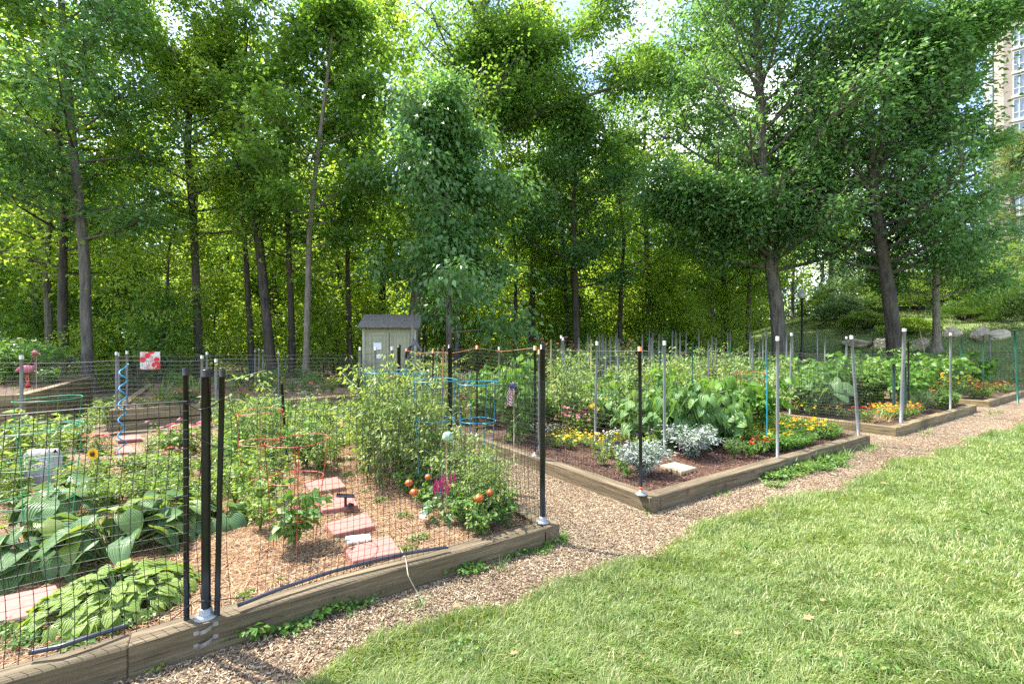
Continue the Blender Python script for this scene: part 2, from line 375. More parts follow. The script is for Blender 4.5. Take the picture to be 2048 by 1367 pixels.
M['straw3d'] = leaf_mat('loose_needle', [(.22, .11, .05), (.36, .2, .1), (.48, .32, .18), (.55, .42, .27)], 0.0, .8)
M['mulch3d'] = leaf_mat('loose_bark', [(.05, .022, .014), (.11, .05, .03), (.18, .09, .06), (.26, .15, .1)], 0.0, .85)
M['black'] = plain('black_paint', (.010, .009, .008), .3, 0, .25, 20); M['black'].node_tree.nodes['Principled BSDF'].inputs['Specular IOR Level'].default_value = .3
M['net'] = plain('black_net', (.012, .012, .012), .45)
M['netgrey'] = plain('grey_net', (.05, .05, .05), .5)
M['galv'] = plain('galvanised', (.30, .31, .32), .45, .6, .2, 30)
M['pvc'] = plain('grey_pipe', (.175, .18, .18), .45, 0, .12, 12)
M['cap'] = plain('white_cap', (.30, .30, .29), .45)
M['white'] = plain('white_plastic', (.75, .75, .73), .4, 0, .05)
M['orange_p'] = plain('orange_plastic', (.75, .16, .04), .5)
M['stake_g'] = plain('green_stake', (.015, .095, .065), .45)
M['stake_d'] = plain('dark_green_pipe', (.02, .06, .055), .4)
M['bamboo'] = plain('bamboo', (.45, .36, .2), .6)
M['blue'] = plain('blue_wire', (.02, .24, .42), .35)
M['redw'] = plain('red_wire', (.45, .07, .04), .4)
M['greenw'] = plain('green_wire', (.03, .28, .13), .4)
M['brick'] = plain('pink_paver', (.36, .145, .12), .85, 0, .15, 25, .3)
M['tan'] = plain('tan_paver', (.38, .28, .18), .85, 0, .15, 25, .3)
M['stone'] = plain('grey_stone', (.36, .34, .31), .9, 0, .3, 9, .8)
M['rock'] = plain('garden_rock', (.50, .41, .31), .9, 0, .35, 2.5, 1.0)
M['shed'] = plain('shed_paint', (.34, .33, .21), .7, 0, .12, 6)
M['shedtrim'] = plain('shed_trim', (.42, .40, .26), .7, 0, .1, 6)
M['shingle'] = plain('roof_shingle', (.17, .15, .13), .9, 0, .35, 12, .6)
M['hose'] = plain('hose_rubber', (.11, .10, .12), .45)
M['pipe'] = plain('irrigation_pipe', (.035, .04, .06), .3)
M['iron'] = plain('lamp_iron', (.012, .012, .012), .4)
M['rope'] = plain('twine', (.45, .38, .26), .8)
M['twine_o'] = plain('orange_twine', (.5, .22, .09), .8)
M['solar'] = plain('solar_panel', (.03, .03, .05), .2)
M['tom'] = leaf_mat('tomato_skin', [(.5, .16, .02), (.55, .12, .015), (.42, .06, .012)], .05, .4, (1, 1, 1), spec=.6)
M['glassball'] = plain('glass_float', (.4, .55, .45), .1)
m_, t_, b_, o_ = mat('lamp_globe'); b_.inputs['Base Color'].default_value = (.8, .8, .76, 1); b_.inputs['Roughness'].default_value = .25; M['globe'] = m_
m_, t_, b_, o_ = mat('window_glass'); b_.inputs['Base Color'].default_value = (.25, .29, .33, 1); b_.inputs['Roughness'].default_value = .08; b_.inputs['Specular IOR Level'].default_value = .8; M['glass'] = m_
M['frame'] = plain('window_frame', (.7, .68, .64), .5)
def brickwall():
    m, t, b, o = mat('tower_brick'); co = nd(t, 'ShaderNodeTexCoord').outputs['Object']
    br = nd(t, 'ShaderNodeTexBrick'); br.inputs['Scale'].default_value = 4.5; mp_ = nd(t, 'ShaderNodeMapping'); mp_.inputs['Rotation'].default_value = (R(90), 0, 0)
    t.links.new(co, mp_.inputs[0]); t.links.new(mp_.outputs[0], br.inputs[0])
    br.inputs['Color1'].default_value = (.34, .27, .22, 1); br.inputs['Color2'].default_value = (.39, .31, .26, 1); br.inputs['Mortar'].default_value = (.5, .42, .36, 1)
    t.links.new(br.outputs[0], b.inputs['Base Color']); b.inputs['Roughness'].default_value = .9; return m
M['towerbrick'] = brickwall()

# ------------------------------------------------------------------ ground sheets (one lattice in garden coordinates)
SA = np.concatenate([[-300, -180, -110, -70, -50, -40], np.arange(-34, 62, .5), [64, 68, 74, 84, 100, 130, 180, 300]])
TA = np.concatenate([[-200, -100, -60, -45], np.arange(-36, 60, .5), [62, 68, 78, 95, 130, 180, 300]])
def wob(s, k=0.0): return .10 * math.sin(s * 1.9 + k) + .06 * math.sin(s * 4.7 + 1 + k) + .03 * math.sin(s * 11 + k)
def lawn_edge(s):
    e = -.52 - .045 * max(0, s) + wob(s) * .7
    if s < -2.5: e -= .12 * (-2.5 - s)
    if s > 17.8: e += 26 * float(sstep(17.8, 21, s))
    return e
def sheet(name, tfun, s0, s1, dz, m, kind='structure'):
    ss = [s for s in SA if s0 <= s <= s1]; V = []; F = []; rows = []
    for s in ss:
        lo, hi = tfun(s); ts = [lo] + [t for t in TA if lo + .02 < t < hi - .02] + [hi]; row = []
        for t in ts:
            x, y = st(s, t); row.append((t, len(V))); V.append((x, y, H(x, y) + dz))
        rows.append(row)
    for a, b in zip(rows[:-1], rows[1:]):        # zip two columns together
        i = j = 0
        while i < len(a) - 1 or j < len(b) - 1:
            if j == len(b) - 1 or (i < len(a) - 1 and a[i + 1][0] <= b[j + 1][0]):
                F.append((a[i][1], b[j][1], a[i + 1][1])); i += 1
            else:
                F.append((a[i][1], b[j][1], b[j + 1][1])); j += 1
    mb = MB(); mb.add(V, F); o = mb.obj(name, m); tag(o, kind=kind); return o
sheet('ground', lambda s: (-200, 300), -300, 300, 0, M['floor'])
sheet('mulch_path', lambda s: (max(-3.0, -3), 15.5), -13, 19, .006, M['chips'])
SA = np.sort(np.concatenate([SA, np.arange(-12.9, 21, .1)]))
SA = SA[np.concatenate([[True], np.diff(SA) > .03])]
sheet('lawn', lambda s: (-36, lawn_edge(s)), -34, 60, .012, M['lawn'])
sheet('grass_strip', lambda s: (9.2 + wob(s), 14.6 + wob(s, 2)), -13, -4.9, .012, M['lawn'])

_g = np.random.default_rng(3).uniform(-1, 1, (256, 256))
def vn(x, y, sc):
    x = np.asarray(x) * sc + 500; y = np.asarray(y) * sc + 500; i = np.floor(x).astype(int); j = np.floor(y).astype(int); f = x - i; g = y - j; f = f * f * (3 - 2 * f); g = g * g * (3 - 2 * g)
    a = _g[i % 256, j % 256]; b = _g[(i + 1) % 256, j % 256]; c = _g[i % 256, (j + 1) % 256]; d = _g[(i + 1) % 256, (j + 1) % 256]
    return (a * (1 - f) + b * f) * (1 - g) + (c * (1 - f) + d * f) * g
def in_view(x, y, marg=1.25, y0=.8): return (y > y0) & (np.abs(x) < marg * y + .6)
def blades(name, x, y, h, wd, z0=.012, m='blade', lean=.5):
    n = len(x); z = hgt(x, y) + z0
    pa = 3.5 * vn(x, y, 4.5) + 2 * vn(y, x, 13) + RNG.normal(0, 1.1, n)
    ln = np.abs(RNG.normal(lean, .3, n)); a2 = RNG.uniform(0, 2 * math.pi, n)
    dx, dy = np.cos(pa) * ln, np.sin(pa) * ln; wx, wy = np.cos(a2) * wd / 2, np.sin(a2) * wd / 2
    p0 = np.stack([x, y, z], 1); w_ = np.stack([wx, wy, 0 * wx], 1)
    mid = p0 + np.stack([dx * h * .35, dy * h * .35, h * .62], 1); tip = p0 + np.stack([dx * h * 1.1, dy * h * 1.1, h * (1.05 - .3 * ln)], 1)
    V = np.stack([p0 - w_, p0 + w_, mid - w_ * .7, mid + w_ * .7, tip], 1).reshape(-1, 3)
    k = (np.arange(n) * 5)[:, None]
    mb = MB(); mb.V = [V]; mb.U = [np.zeros((len(V), 2))]; mb.n = len(V)
    mb.F = [k + np.array([[0, 1, 3, 2]]), k + np.array([[2, 3, 4]])]; mb.M = [np.zeros(n, int)] * 2
    o = mb.obj(name, M[m]); return tag(o, kind='stuff')
edge_v = np.vectorize(lawn_edge)
# lawn blades: density falls and blades widen with distance from where the photographer stood
N = 1000000
r_ = 1.2 * (16 / 1.2) ** RNG.uniform(0, 1, N); th_ = RNG.uniform(R(8), R(125), N)
x = r_ * np.cos(th_); y = r_ * np.sin(th_)
s_, t_ = to_st(x, y)
keep = in_view(x, y, 2.3, .3) & (t_ < edge_v(s_) + np.abs(RNG.normal(0, .05, N)))
x, y, r_ = x[keep], y[keep], r_[keep]; print('blades', len(x))
clump = .9 + .3 * vn(x, y, 7) + .22 * vn(x, y, 1.6) + np.where(RNG.uniform(0, 1, len(x)) < .03, .55, 0)
blades('lawn_grass', x, y, RNG.uniform(.026, .062, len(x)) * clump, .0027 * (1 + r_ / 3.2) * RNG.uniform(.7, 1.3, len(x)), lean=.75)['label'] = 'bright green unmown lawn grass in the sunny foreground'
# longer tufts on the lawn edge
n = 9000; s_ = RNG.uniform(-4, 14, n); t_ = edge_v(s_) - np.abs(RNG.normal(0, .12, n)); q = C0 + s_[:, None] * E1 + t_[:, None] * E2
k = in_view(q[:, 0], q[:, 1]) & (np.sin(s_ * 5) + RNG.normal(0, .5, n) > 0); q = q[k]
blades('edge_grass', q[:, 0], q[:, 1], RNG.uniform(.06, .12, len(q)), .005 + 0 * q[:, 0], lean=.6)['label'] = 'taller grass tufts along the wood chip path'
n = 26000; s_ = RNG.uniform(-13, -4.9, n); t_ = RNG.uniform(9.2, 14.6, n); q = C0 + s_[:, None] * E1 + t_[:, None] * E2
blades('shaded_grass', q[:, 0], q[:, 1], RNG.uniform(.05, .1, n), .016 + 0 * q[:, 0])['label'] = 'shaded grass strip between the two tall raised beds'
n = 60000; s_ = RNG.uniform(18.5, 45, n); t_ = RNG.uniform(-8, 24, n); k = t_ < edge_v(s_); q = (C0 + s_[:, None] * E1 + t_[:, None] * E2)[k]
blades('hill_grass', q[:, 0], q[:, 1], RNG.uniform(.06, .14, len(q)), .03 + 0 * q[:, 0])['label'] = 'grass on the sunny slope behind the garden'

def dead_leaf(u, v, ln, lb):
    x, y, _ = P(u, v, .04); mb = MB(); mb.leaves([(0, 0, .03)], [(1, .3, .1)], [(.1, -.2, 1)], ln, ln * .55, T_LOB); o = mb.obj('dead_leaf', M['dry']); o.location = (x, y, .02); tag(o, lb, 'leaf')
dead_leaf(1607, 1240, .09, 'largest tan dead leaf on the lawn'); dead_leaf(1762, 968, .1, 'tan dead leaf far up the lawn'); dead_leaf(1468, 1270, .05, 'small dark dead leaf left of the tan one on the lawn'); dead_leaf(1640, 1203, .05, 'small dark dead leaf on the lawn above the large tan one'); dead_leaf(905, 1215, .06, 'dead leaf at the edge of the path'); dead_leaf(1020, 1310, .05, 'small dead leaf near the bottom of the lawn')
def scatter_chips(name, s_, t_, z0, ln, wd, m, thick=.003, tilt=.35, label=''):
    q = C0 + s_[:, None] * E1 + t_[:, None] * E2; n = len(q)
    a = RNG.uniform(0, 2 * math.pi, n); ln = RNG.uniform(*ln, n); wd = RNG.uniform(*wd, n)
    d = np.stack([np.cos(a), np.sin(a), RNG.normal(0, tilt, n)], 1); d /= np.linalg.norm(d, axis=1)[:, None]
    sd_ = np.stack([-np.sin(a), np.cos(a), RNG.normal(0, tilt, n)], 1); up = np.cross(d, sd_)
    c = np.stack([q[:, 0], q[:, 1], hgt(q[:, 0], q[:, 1]) + z0 + RNG.uniform(0, .008, n)], 1)
    dl, sw = d * ln[:, None] / 2, sd_ * wd[:, None] / 2; u = up * thick
    V = np.stack([c - dl - sw * .7, c + dl * .9 - sw, c + dl + sw * .6, c - dl * .8 + sw, c - dl - sw * .7 + u, c + dl * .9 - sw + u, c + dl + sw * .6 + u, c - dl * .8 + sw + u], 1).reshape(-1, 3)
    k = (np.arange(n) * 8)[:, None]; mb = MB(); mb.V = [V]; mb.U = [np.zeros((len(V), 2))]; mb.n = len(V)
    for f in ([4, 5, 6, 7], [0, 1, 5, 4], [1, 2, 6, 5], [2, 3, 7, 6], [3, 0, 4, 7]): mb.F.append(k + np.array([f])); mb.M.append(np.zeros(n, int))
    o = mb.obj(name, M[m], smooth=False); return tag(o, label, kind='stuff')
def region(n, s0, s1, t0, t1): return RNG.uniform(s0, s1, n), RNG.uniform(t0, t1, n)
parts = [region(34000, -4.5, 1.5, -1.1, -.02), region(14000, 1.5, 7, -1.1, -.02), region(22000, -1.06, -.02, 0, 4.5), region(6000, 7, 13, -1.3, 0.1), region(2500, 5.25, 6.25, 0, 5)]
s_ = np.concatenate([p[0] for p in parts]); t_ = np.concatenate([p[1] for p in parts])
k = t_ > edge_v(s_) - .05; s_, t_ = s_[k], t_[k]
scatter_chips('wood_chips', s_, t_, .008, (.008, .027), (.0025, .007), 'chip3d', label='loose tan wood chips covering the paths between the beds')

# ------------------------------------------------------------------ raised beds
BW = .14
def timber(mb, a, b, z0, h=.175, wdt=BW):
    a = np.array(a); b = np.array(b); Ld = np.linalg.norm(b - a); ang = 0.0; z0 = 0
    c = (0, 0); n = max(2, int(Ld / .25)); hw = wdt / 2; e = .008
    prof = np.array([(-hw, e), (-hw, h - e), (-hw + e, h), (hw - e, h), (hw, h - e), (hw, e), (hw - e, 0), (-hw + e, 0)])
    xs = np.concatenate([[-Ld / 2], np.linspace(-Ld / 2 + .006, Ld / 2 - .006, n + 1), [Ld / 2]]); V = []
    ph = RNG.uniform(0, 6); 
    for i, x in enumerate(xs):
        k = .95 if i in (0, len(xs) - 1) else 1
        for p in prof:
            yy = p[0] * k + .004 * math.sin(x * 2.1 + ph) + RNG.normal(0, .0016); zz = (p[1] - h / 2) * k + h / 2 + .004 * math.sin(x * 1.3 + ph * 2) + RNG.normal(0, .0016)
            V.append((c[0] + x * math.cos(ang) - yy * math.sin(ang), c[1] + x * math.sin(ang) + yy * math.cos(ang), z0 + zz))
    F = [[i * 8 + j, i * 8 + (j + 1) % 8, (i + 1) * 8 + (j + 1) % 8, (i + 1) * 8 + j] for i in range(len(xs) - 1) for j in range(8)]
    mb.add(V, F); base = mb.n - len(V)
    for o0, fl in ((0, 0), ((len(xs) - 1) * 8, 1)):
        q = [base + o0 + j for j in range(8)]; mb.F.append(np.array([q if fl else q[::-1]])); mb.M.append(np.array([0]))
def bed(s0, t0, wd, dp, label, courses=1, h=.175, m='timber', soil='mulch', front_split=2, group='timber raised beds', soil_name='bed_soil'):
    x, y = st(s0 + wd / 2, t0 + dp / 2); t = thing('raised_bed', (x, y, 0), label, 'raised bed', group)
    def tm(a, b, z):
        mb = MB(); A = np.array(st(*a)); B = np.array(st(*b)); timber(mb, A, B, z, h); o = mb.obj('timber', M[m], t, smooth=False)
        o.location = ((A[0] + B[0]) / 2 - x, (A[1] + B[1]) / 2 - y, z); o.rotation_euler = (0, 0, math.atan2(B[1] - A[1], B[0] - A[0]))
    hb = BW / 2
    for c in range(courses):
        z = c * (h + .002) - .02 * (c == 0)
        cuts = [s0 + BW + .004] + sorted(s0 + wd * (k + 1) / front_split + (.35 if c % 2 else 0) for k in range(front_split - 1)) + [s0 + wd - BW - .004]
        for a, b in zip(cuts[:-1], cuts[1:]):
            tm((a, t0 + hb), (b - .003, t0 + hb), z); tm((a, t0 + dp - hb), (b - .003, t0 + dp - hb), z)
        for ss in (s0 + hb, s0 + wd - hb):
            tm((ss, t0), (ss, t0 + dp * .5 - .002), z); tm((ss, t0 + dp * .5 + .002), (ss, t0 + dp), z)
    zt = courses * (h + .002) - .02
    mb = MB(); nn = 16; V = []
    for i in range(nn + 1):
        for j in range(nn + 1):
            px, py = st(s0 + BW * .8 + (wd - 1.6 * BW) * i / nn, t0 + BW * .8 + (dp - 1.6 * BW) * j / nn)
            V.append((px, py, zt - .045 + RNG.normal(0, .008)))
    mb.add(V, [[i * (nn + 1) + j, (i + 1) * (nn + 1) + j, (i + 1) * (nn + 1) + j + 1, i * (nn + 1) + j + 1] for i in range(nn) for j in range(nn)])
    tag(mb.obj(soil_name, M[soil]), kind='structure'); return zt
bed(-6.28, 0, 5.2, 6.9, 'long weathered timber bed of pine straw behind the black netting, nearest the camera', soil='straw')
bed(0, 0, 5.18, 6.9, 'dark timber bed with silver bushes and dark mulch in the middle of the photo')
bed(6.3, 0, 5.3, 6.9, 'timber bed at right with red and yellow flowers inside its corner', m='timber2')
bed(12.8, 0, 5.2, 6.9, 'far right timber bed full of yellow flowers beside the lawn', m='timber2')
bed(-4.8, 7.94, 5.2, 6.6, 'two-course timber bed behind the blue spiral stake', 2, .2, 'timber2', 'straw')
bed(-11, 7.6, 5.25, 5.2, 'tall timber bed with the pink flamingo at the far left', 4, .19, 'timber2', 'mulch')
bed(5.6, 8.0, 5.2, 6.4, 'low timber bed hidden by plants and grey poles behind the middle bed')
bed(11.9, 8.0, 5.2, 6.4, 'low timber bed behind the right bed near the thick oak trunk')
def soilz(s, t):
    if t < 7.2 and (-6.3 < s < -1.05 or 0 < s < 5.2 or 6.3 < s < 11.6 or 12.8 < s < 18): return .11
    if 7.9 < t < 14.6 and -4.8 < s < .4: return .335
    if 7.6 < t < 12.9 and -11 < s < -5.7: return .70
    if 8 < t < 14.4 and s > 5.5: return .11
    return 0.0
s_, t_ = region(42000, -5.9, -1.25, .18, 4.2)
scatter_chips('pine_straw', s_, t_, .122, (.04, .13), (.0016, .0034), 'straw3d', .0015, .12, 'brown pine straw on the nearest bed')
s_, t_ = region(22000, .15, 5.0, .15, 3.2)
scatter_chips('bark_mulch', s_, t_, .118, (.012, .035), (.004, .01), 'mulch3d', label='dark brown bark mulch on the middle bed')

# ------------------------------------------------------------------ posts, netting
def post(name, x, y, z0, z1, r, m, label, cat='post', lean=(0, 0), capm=None, caph=.03, capr=1.15, flange=False, collar=None, group=None, sides=10):
    t = thing(name, (x, y, z0), label, cat, group)
    h = z1 - z0; mb = MB(); ks = np.linspace(0, 1, 5)
    mb.tube([(lean[0] * k, lean[1] * k, h * k) for k in ks], r, sides); mb.obj('shaft', M[m], t)
    if capm:
        mb = MB(); lx, ly = lean
        mb.tube([(lx * .98, ly * .98, h - caph), (lx, ly, h + .004), (lx, ly, h + .006)], [r * capr, r * capr, r * .6], sides); mb.obj('cap', M[capm], t)
    if flange:
        mb = MB(); mb.lathe((0, 0, 0), [(.055, 0), (.057, .006), (.035, .014), (r * 1.35, .02), (r * 1.3, .045), (r * 1.02, .047)], 16); mb.obj('flange', M['galv'], t)
    if collar:
        mb = MB(); mb.lathe((0, 0, 0), [(r * 1.02, collar), (r * 1.25, collar + .003), (r * 1.25, collar + .02), (r * 1.02, collar + .023)], 10); mb.obj('collar', M['orange_p'], t)
    return t
def net(p0, p1, z0, z1, ch, cv, r, label, name='garden_netting', m='net', sag=.02, knots=False, group=None, zb0=None, lean=0):
    p0 = np.array(p0); p1 = np.array(p1); Ld = np.linalg.norm(p1 - p0); nx = max(2, int(Ld / ch)); nz = max(2, int((z1 - z0) / cv))
    th = RNG.uniform(0, 6, 4); u = np.linspace(0, 1, nx + 1); v = np.linspace(0, 1, nz + 1); U, Vv = np.meshgrid(u, v, indexing='ij')
    dirn = (p1 - p0) / Ld; nrm = np.array([-dirn[1], dirn[0]])
    off = .012 * np.sin(U * Ld * 3 + Vv * 4 + th[0]) + .008 * np.sin(U * Ld * 7 + th[1] - Vv * 6) + lean * Vv
    du = .012 * np.sin(Vv * 7 + U * Ld * 2 + th[2]); dz = -sag * np.sin(U * math.pi * max(1, round(Ld / 1.7))) ** 2 * Vv + .006 * np.sin(U * Ld * 5 + th[3]) * Vv
    XY = p0[None, None] + dirn * (U * Ld + du)[..., None] + nrm * off[..., None]; G = np.concatenate([XY, (z0 + (z1 - z0) * Vv + dz)[..., None]], -1)
    c = G.mean((0, 1)); c[2] = z0; G = G - c
    mb = MB()
    for i in range(nx + 1): mb.tube(G[i], r, 3, cap=False)
    for j in range(nz + 1): mb.tube(G[:, j], r * (1.8 if j == nz else .9), 3, cap=False)
    if knots:
        K = G.reshape(-1, 3); o = np.array([(1, 0, 0), (0, 1, 0), (-1, 0, 0), (0, -1, 0), (0, 0, 1), (0, 0, -1)]) * r * 2.3
        Vk = (K[:, None] + o[None]).reshape(-1, 3); k = (np.arange(len(K)) * 6)[:, None]
        F = np.concatenate([k + np.array([f]) for f in ([0, 1, 4], [1, 2, 4], [2, 3, 4], [3, 0, 4], [1, 0, 5], [2, 1, 5], [3, 2, 5], [0, 3, 5])]); mb.add(Vk, F)
    o = mb.obj(name, M[m]); o.location = c; return tag(o, label, 'netting', group)

FZ = .158
a = st(-7.0, .07); b = st(-3.28, .07)
net(a, b, .18, 1.27, .043, .046, .0017, 'black wide mesh netting over the hostas at lower left', knots=True)
a = st(-3.14, .07); b = st(-1.16, .07)
net(a, b, .18, 1.27, .037, .040, .0015, 'black netting in front of the pink pavers and red cage', knots=True)
net(st(-1.15, .1), st(-1.15, 6.8), .17, 1.3, .045, .045, .0013, 'black netting down the side of the nearest bed by the blue cages')
net(st(-6.2, 6.82), st(-1.2, 6.82), .17, 1.3, .07, .065, .0018, 'grey wire netting along the back of the nearest bed', m='netgrey')
net(st(.07, .1), st(.07, 6.8), .17, 1.5, .05, .05, .0014, 'fine black netting down the left side of the middle bed')
net(st(3.0, .08), st(5.1, .08), .17, 1.35, .05, .05, .0015, 'fine black netting on the front right of the middle bed')
net(st(5.12, .1), st(5.12, 6.8), .17, 1.3, .05, .05, .0013, 'fine black netting on the right side of the middle bed')
net(st(6.37, .1), st(6.37, 6.8), .17, 1.4, .05, .05, .0013, 'black netting on the left side of the right bed')
net(st(6.37, .08), st(11.5, .08), .17, 1.3, .06, .06, .0010, 'fine netting along the front of the right bed')
net(st(-13, 15), st(.5, 15), .05, 1.12, .12, .085, .0028, 'grey wire fence in front of the woods at left', m='netgrey', name='wire_fence')
net(st(.5, 15), st(18.4, 15), .05, 1.2, .12, .085, .0035, 'black mesh fence in front of the woods at centre', name='mesh_fence')
net(st(18.5, -1.0), st(18.5, 15), .3, 1.3, .1, .07, .0035, 'black mesh fence below the rocks at far right', name='mesh_fence')
net(st(-4.7, 8.05), st(.3, 8.05), .42, 1.35, .1, .08, .002, 'thin wire netting on the two-course bed', m='netgrey')
net(st(-5.72, 7.7), st(-5.72, 12.7), .8, 1.35, .1, .08, .0022, 'thin wire netting beside the flamingo bed', m='netgrey')
net(st(12.87, .1), st(12.87, 6.8), .17, 1.25, .06, .06, .0014, 'black netting on the left side of the yellow flower bed')

# near black posts
def g_at(u, s=None, t=None):
    """ground point on the line t=const (or s=const) under photo column u"""
    k = (u - 1024) / FPX
    if t is not None:
        o = C0 + t * E2; lam = (k * o[1] - o[0]) / (E1[0] - k * E1[1]); q = o + lam * E1
    else:
        o = C0 + s * E1; lam = (k * o[1] - o[0]) / (E2[0] - k * E2[1]); q = o + lam * E2
    return float(q[0]), float(q[1])
def zt_at(v, y): return CAM_H - (v - HOR) / FPX * y
x, y = g_at(412, t=.07); post('fence_post', x, y, FZ, zt_at(741, y), .022, 'black', 'thick black post on a white flange, middle of the three at lower left', capm='black', flange=True, collar=None)
FP = (x, y)
x, y = g_at(373, t=.10); post('fence_post', x, y, FZ, zt_at(738, y), .0135, 'black', 'thin black post left of the thick post with the white flange', lean=(-.004, 0), capm='black')
x, y = g_at(434, t=.05); post('fence_post', x, y, FZ, zt_at(741, y), .0135, 'black', 'thin black post right of the thick post with the white flange', lean=(.028, 0), capm='black')
x, y = g_at(1085, t=.09); post('fence_post', x, y, FZ, zt_at(690, y), .022, 'black', 'thick black post on a metal flange at the front corner of the nearest bed', capm='black', flange=True)
CP = (x, y)
x, y = P(1282, 988, FZ)[:2]; post('fence_post', x, y, FZ, zt_at(694, y), .016, 'black', 'black post with orange cap on the corner of the silver bush bed', capm='orange_p', caph=.035, flange=True, lean=(-.012, 0), collar=.05)
for u, v, lb in ((1070, 692, 'slim black post with orange cap behind the thick corner post'), (954, 691, 'slim black post with orange cap right of the shed'), (866, 700, 'short black post with orange cap beside the bench'), (813, 697, 'short black post with orange cap beside the hose')):
    x, y = g_at(u, s=.07); post('fence_post', x, y, FZ, zt_at(v, y), .015, 'black', lb, capm='orange_p', caph=.05, capr=1.3, flange=(u > 900), sides=8)
for u, lb in ((900, 'thick black post in front of the bench'), (798, 'thick black post just left of the hose')):
    x, y = g_at(u, s=-1.15); post('fence_post', x, y, FZ, zt_at(690, y), .024, 'black', lb, capm='black')
for (u, v, vb, tp, lb) in ((573, 912, 768, .012, 'leaning old black stake behind the red cage'), (727, 920, 757, .012, 'leaning old black stake left of the blue cages')):
    x, y, _ = P(u, v, .11); post('garden_stake', x, y, .1, zt_at(vb, y), .017, 'black', lb, 'stake', lean=(-.06, 0), sides=8)
x, y = g_at(886, s=-.6); post('garden_stake', x, y, 0, zt_at(692, y), .012, 'twine_o', 'slim orange stake beside the bench', 'stake')
# grey pipe posts
def pvc(u, v, s=None, t=None, r=.016, lb='', z0=FZ, lean=0.0, cap='cap', y=None, name='pipe_post', m='pvc', group=None, cat='post'):
    x, y = g_at(u, s, t) if y is None else XD(u, y)
    return post(name, x, y, z0, zt_at(v, y), r * .86, m, lb, cat, lean=(lean, 0), capm=cap, caph=.05, capr=1.18, flange=False, group=group, sides=8)
pvc(43, 711, t=6.55, r=.024, lb='grey pipe post with white cap at the far left by the flamingo')
pvc(404, 711, t=6.8, r=.024, lb='grey pipe post with white cap behind the three black posts, left one')
pvc(432, 718, t=6.5, r=.024, lb='grey pipe post with white cap behind the three black posts, right one')
pvc(414, 704, t=8.1, r=.02, z0=.38, lb='slimmer grey pipe post half hidden behind the three black posts')
pvc(233, 704, t=8.0, r=.022, z0=.38, lb='left grey pipe post on the corner of the two-course bed')
pvc(241, 706, t=8.3, r=.022, z0=.38, lb='middle grey pipe post on the corner of the two-course bed', lean=-.05)
pvc(254, 702, t=8.25, r=.02, z0=.38, lb='grey pipe post behind the top of the blue spiral stake')
pvc(548, 700, s=.35, t=None, r=.022, z0=.38, lb='grey pipe post at the right end of the two-course bed')
pvc(557, 702, y=10.2, r=.014, z0=.0, lb='thin grey pipe post beside the end of the two-course bed')
for k, (u, v, d) in enumerate(((510, 700, 12.6), (518, 697, 12.4), (526, 699, 12.8))):
    pvc(u, v, y=d, r=.018, z0=.38, lb='slim grey pole in the cluster of three before the leaning trunk', group='cluster of three grey poles')
pvc(720, 694, s=-1.15, r=.02, lb='grey pipe post in front of the left edge of the shed')
pvc(751, 694, s=-1.0, r=.02, lb='grey pipe post in front of the papers on the shed door')
pvc(784, 693, s=-1.15, r=.02, lb='grey pipe post in front of the right shed door')
pvc(1078, 700, s=.3, r=.016, lb='grey post with orange tape beside the thick corner post', cap='orange_p')
pvc(998, 694, y=8.6, r=.018, lb='short grey post behind the climbing vine')
pvc(1190, 683, y=6.6, r=.02, lb='grey pipe post leaning over the pink flowers', lean=.03)
pvc(1134, 671, y=9.2, r=.02, lb='left of the two leaning grey pipes among the back flowers', lean=-.12)
pvc(1138, 675, y=9.0, r=.02, lb='right of the two leaning grey pipes among the back flowers', lean=-.12)
pvc(1329, 682, y=5.9, r=.022, lb='grey pipe post in front of the cucumber vines')
pvc(1555, 673, t=.09, r=.021, lb='netting wrapped grey pipe post on the front edge of the middle bed')
pvc(1717, 671, t=.09, s=None, r=.024, lb='grey pipe post on the right corner of the middle bed', lean=-.11)
pvc(1802, 657, t=.12, r=.032, lb='thick tall grey pipe post on the corner of the right bed', lean=.06)
pvc(1901, 666, t=.1, r=.024, lb='grey pipe post on the front edge of the right bed')
pvc(1580, 666, s=6.36, r=.024, lb='grey pipe post on the left side of the right bed', lean=.03)
pvc(1693, 673, y=11.5, r=.024, lb='short grey pipe post behind the squash leaves')
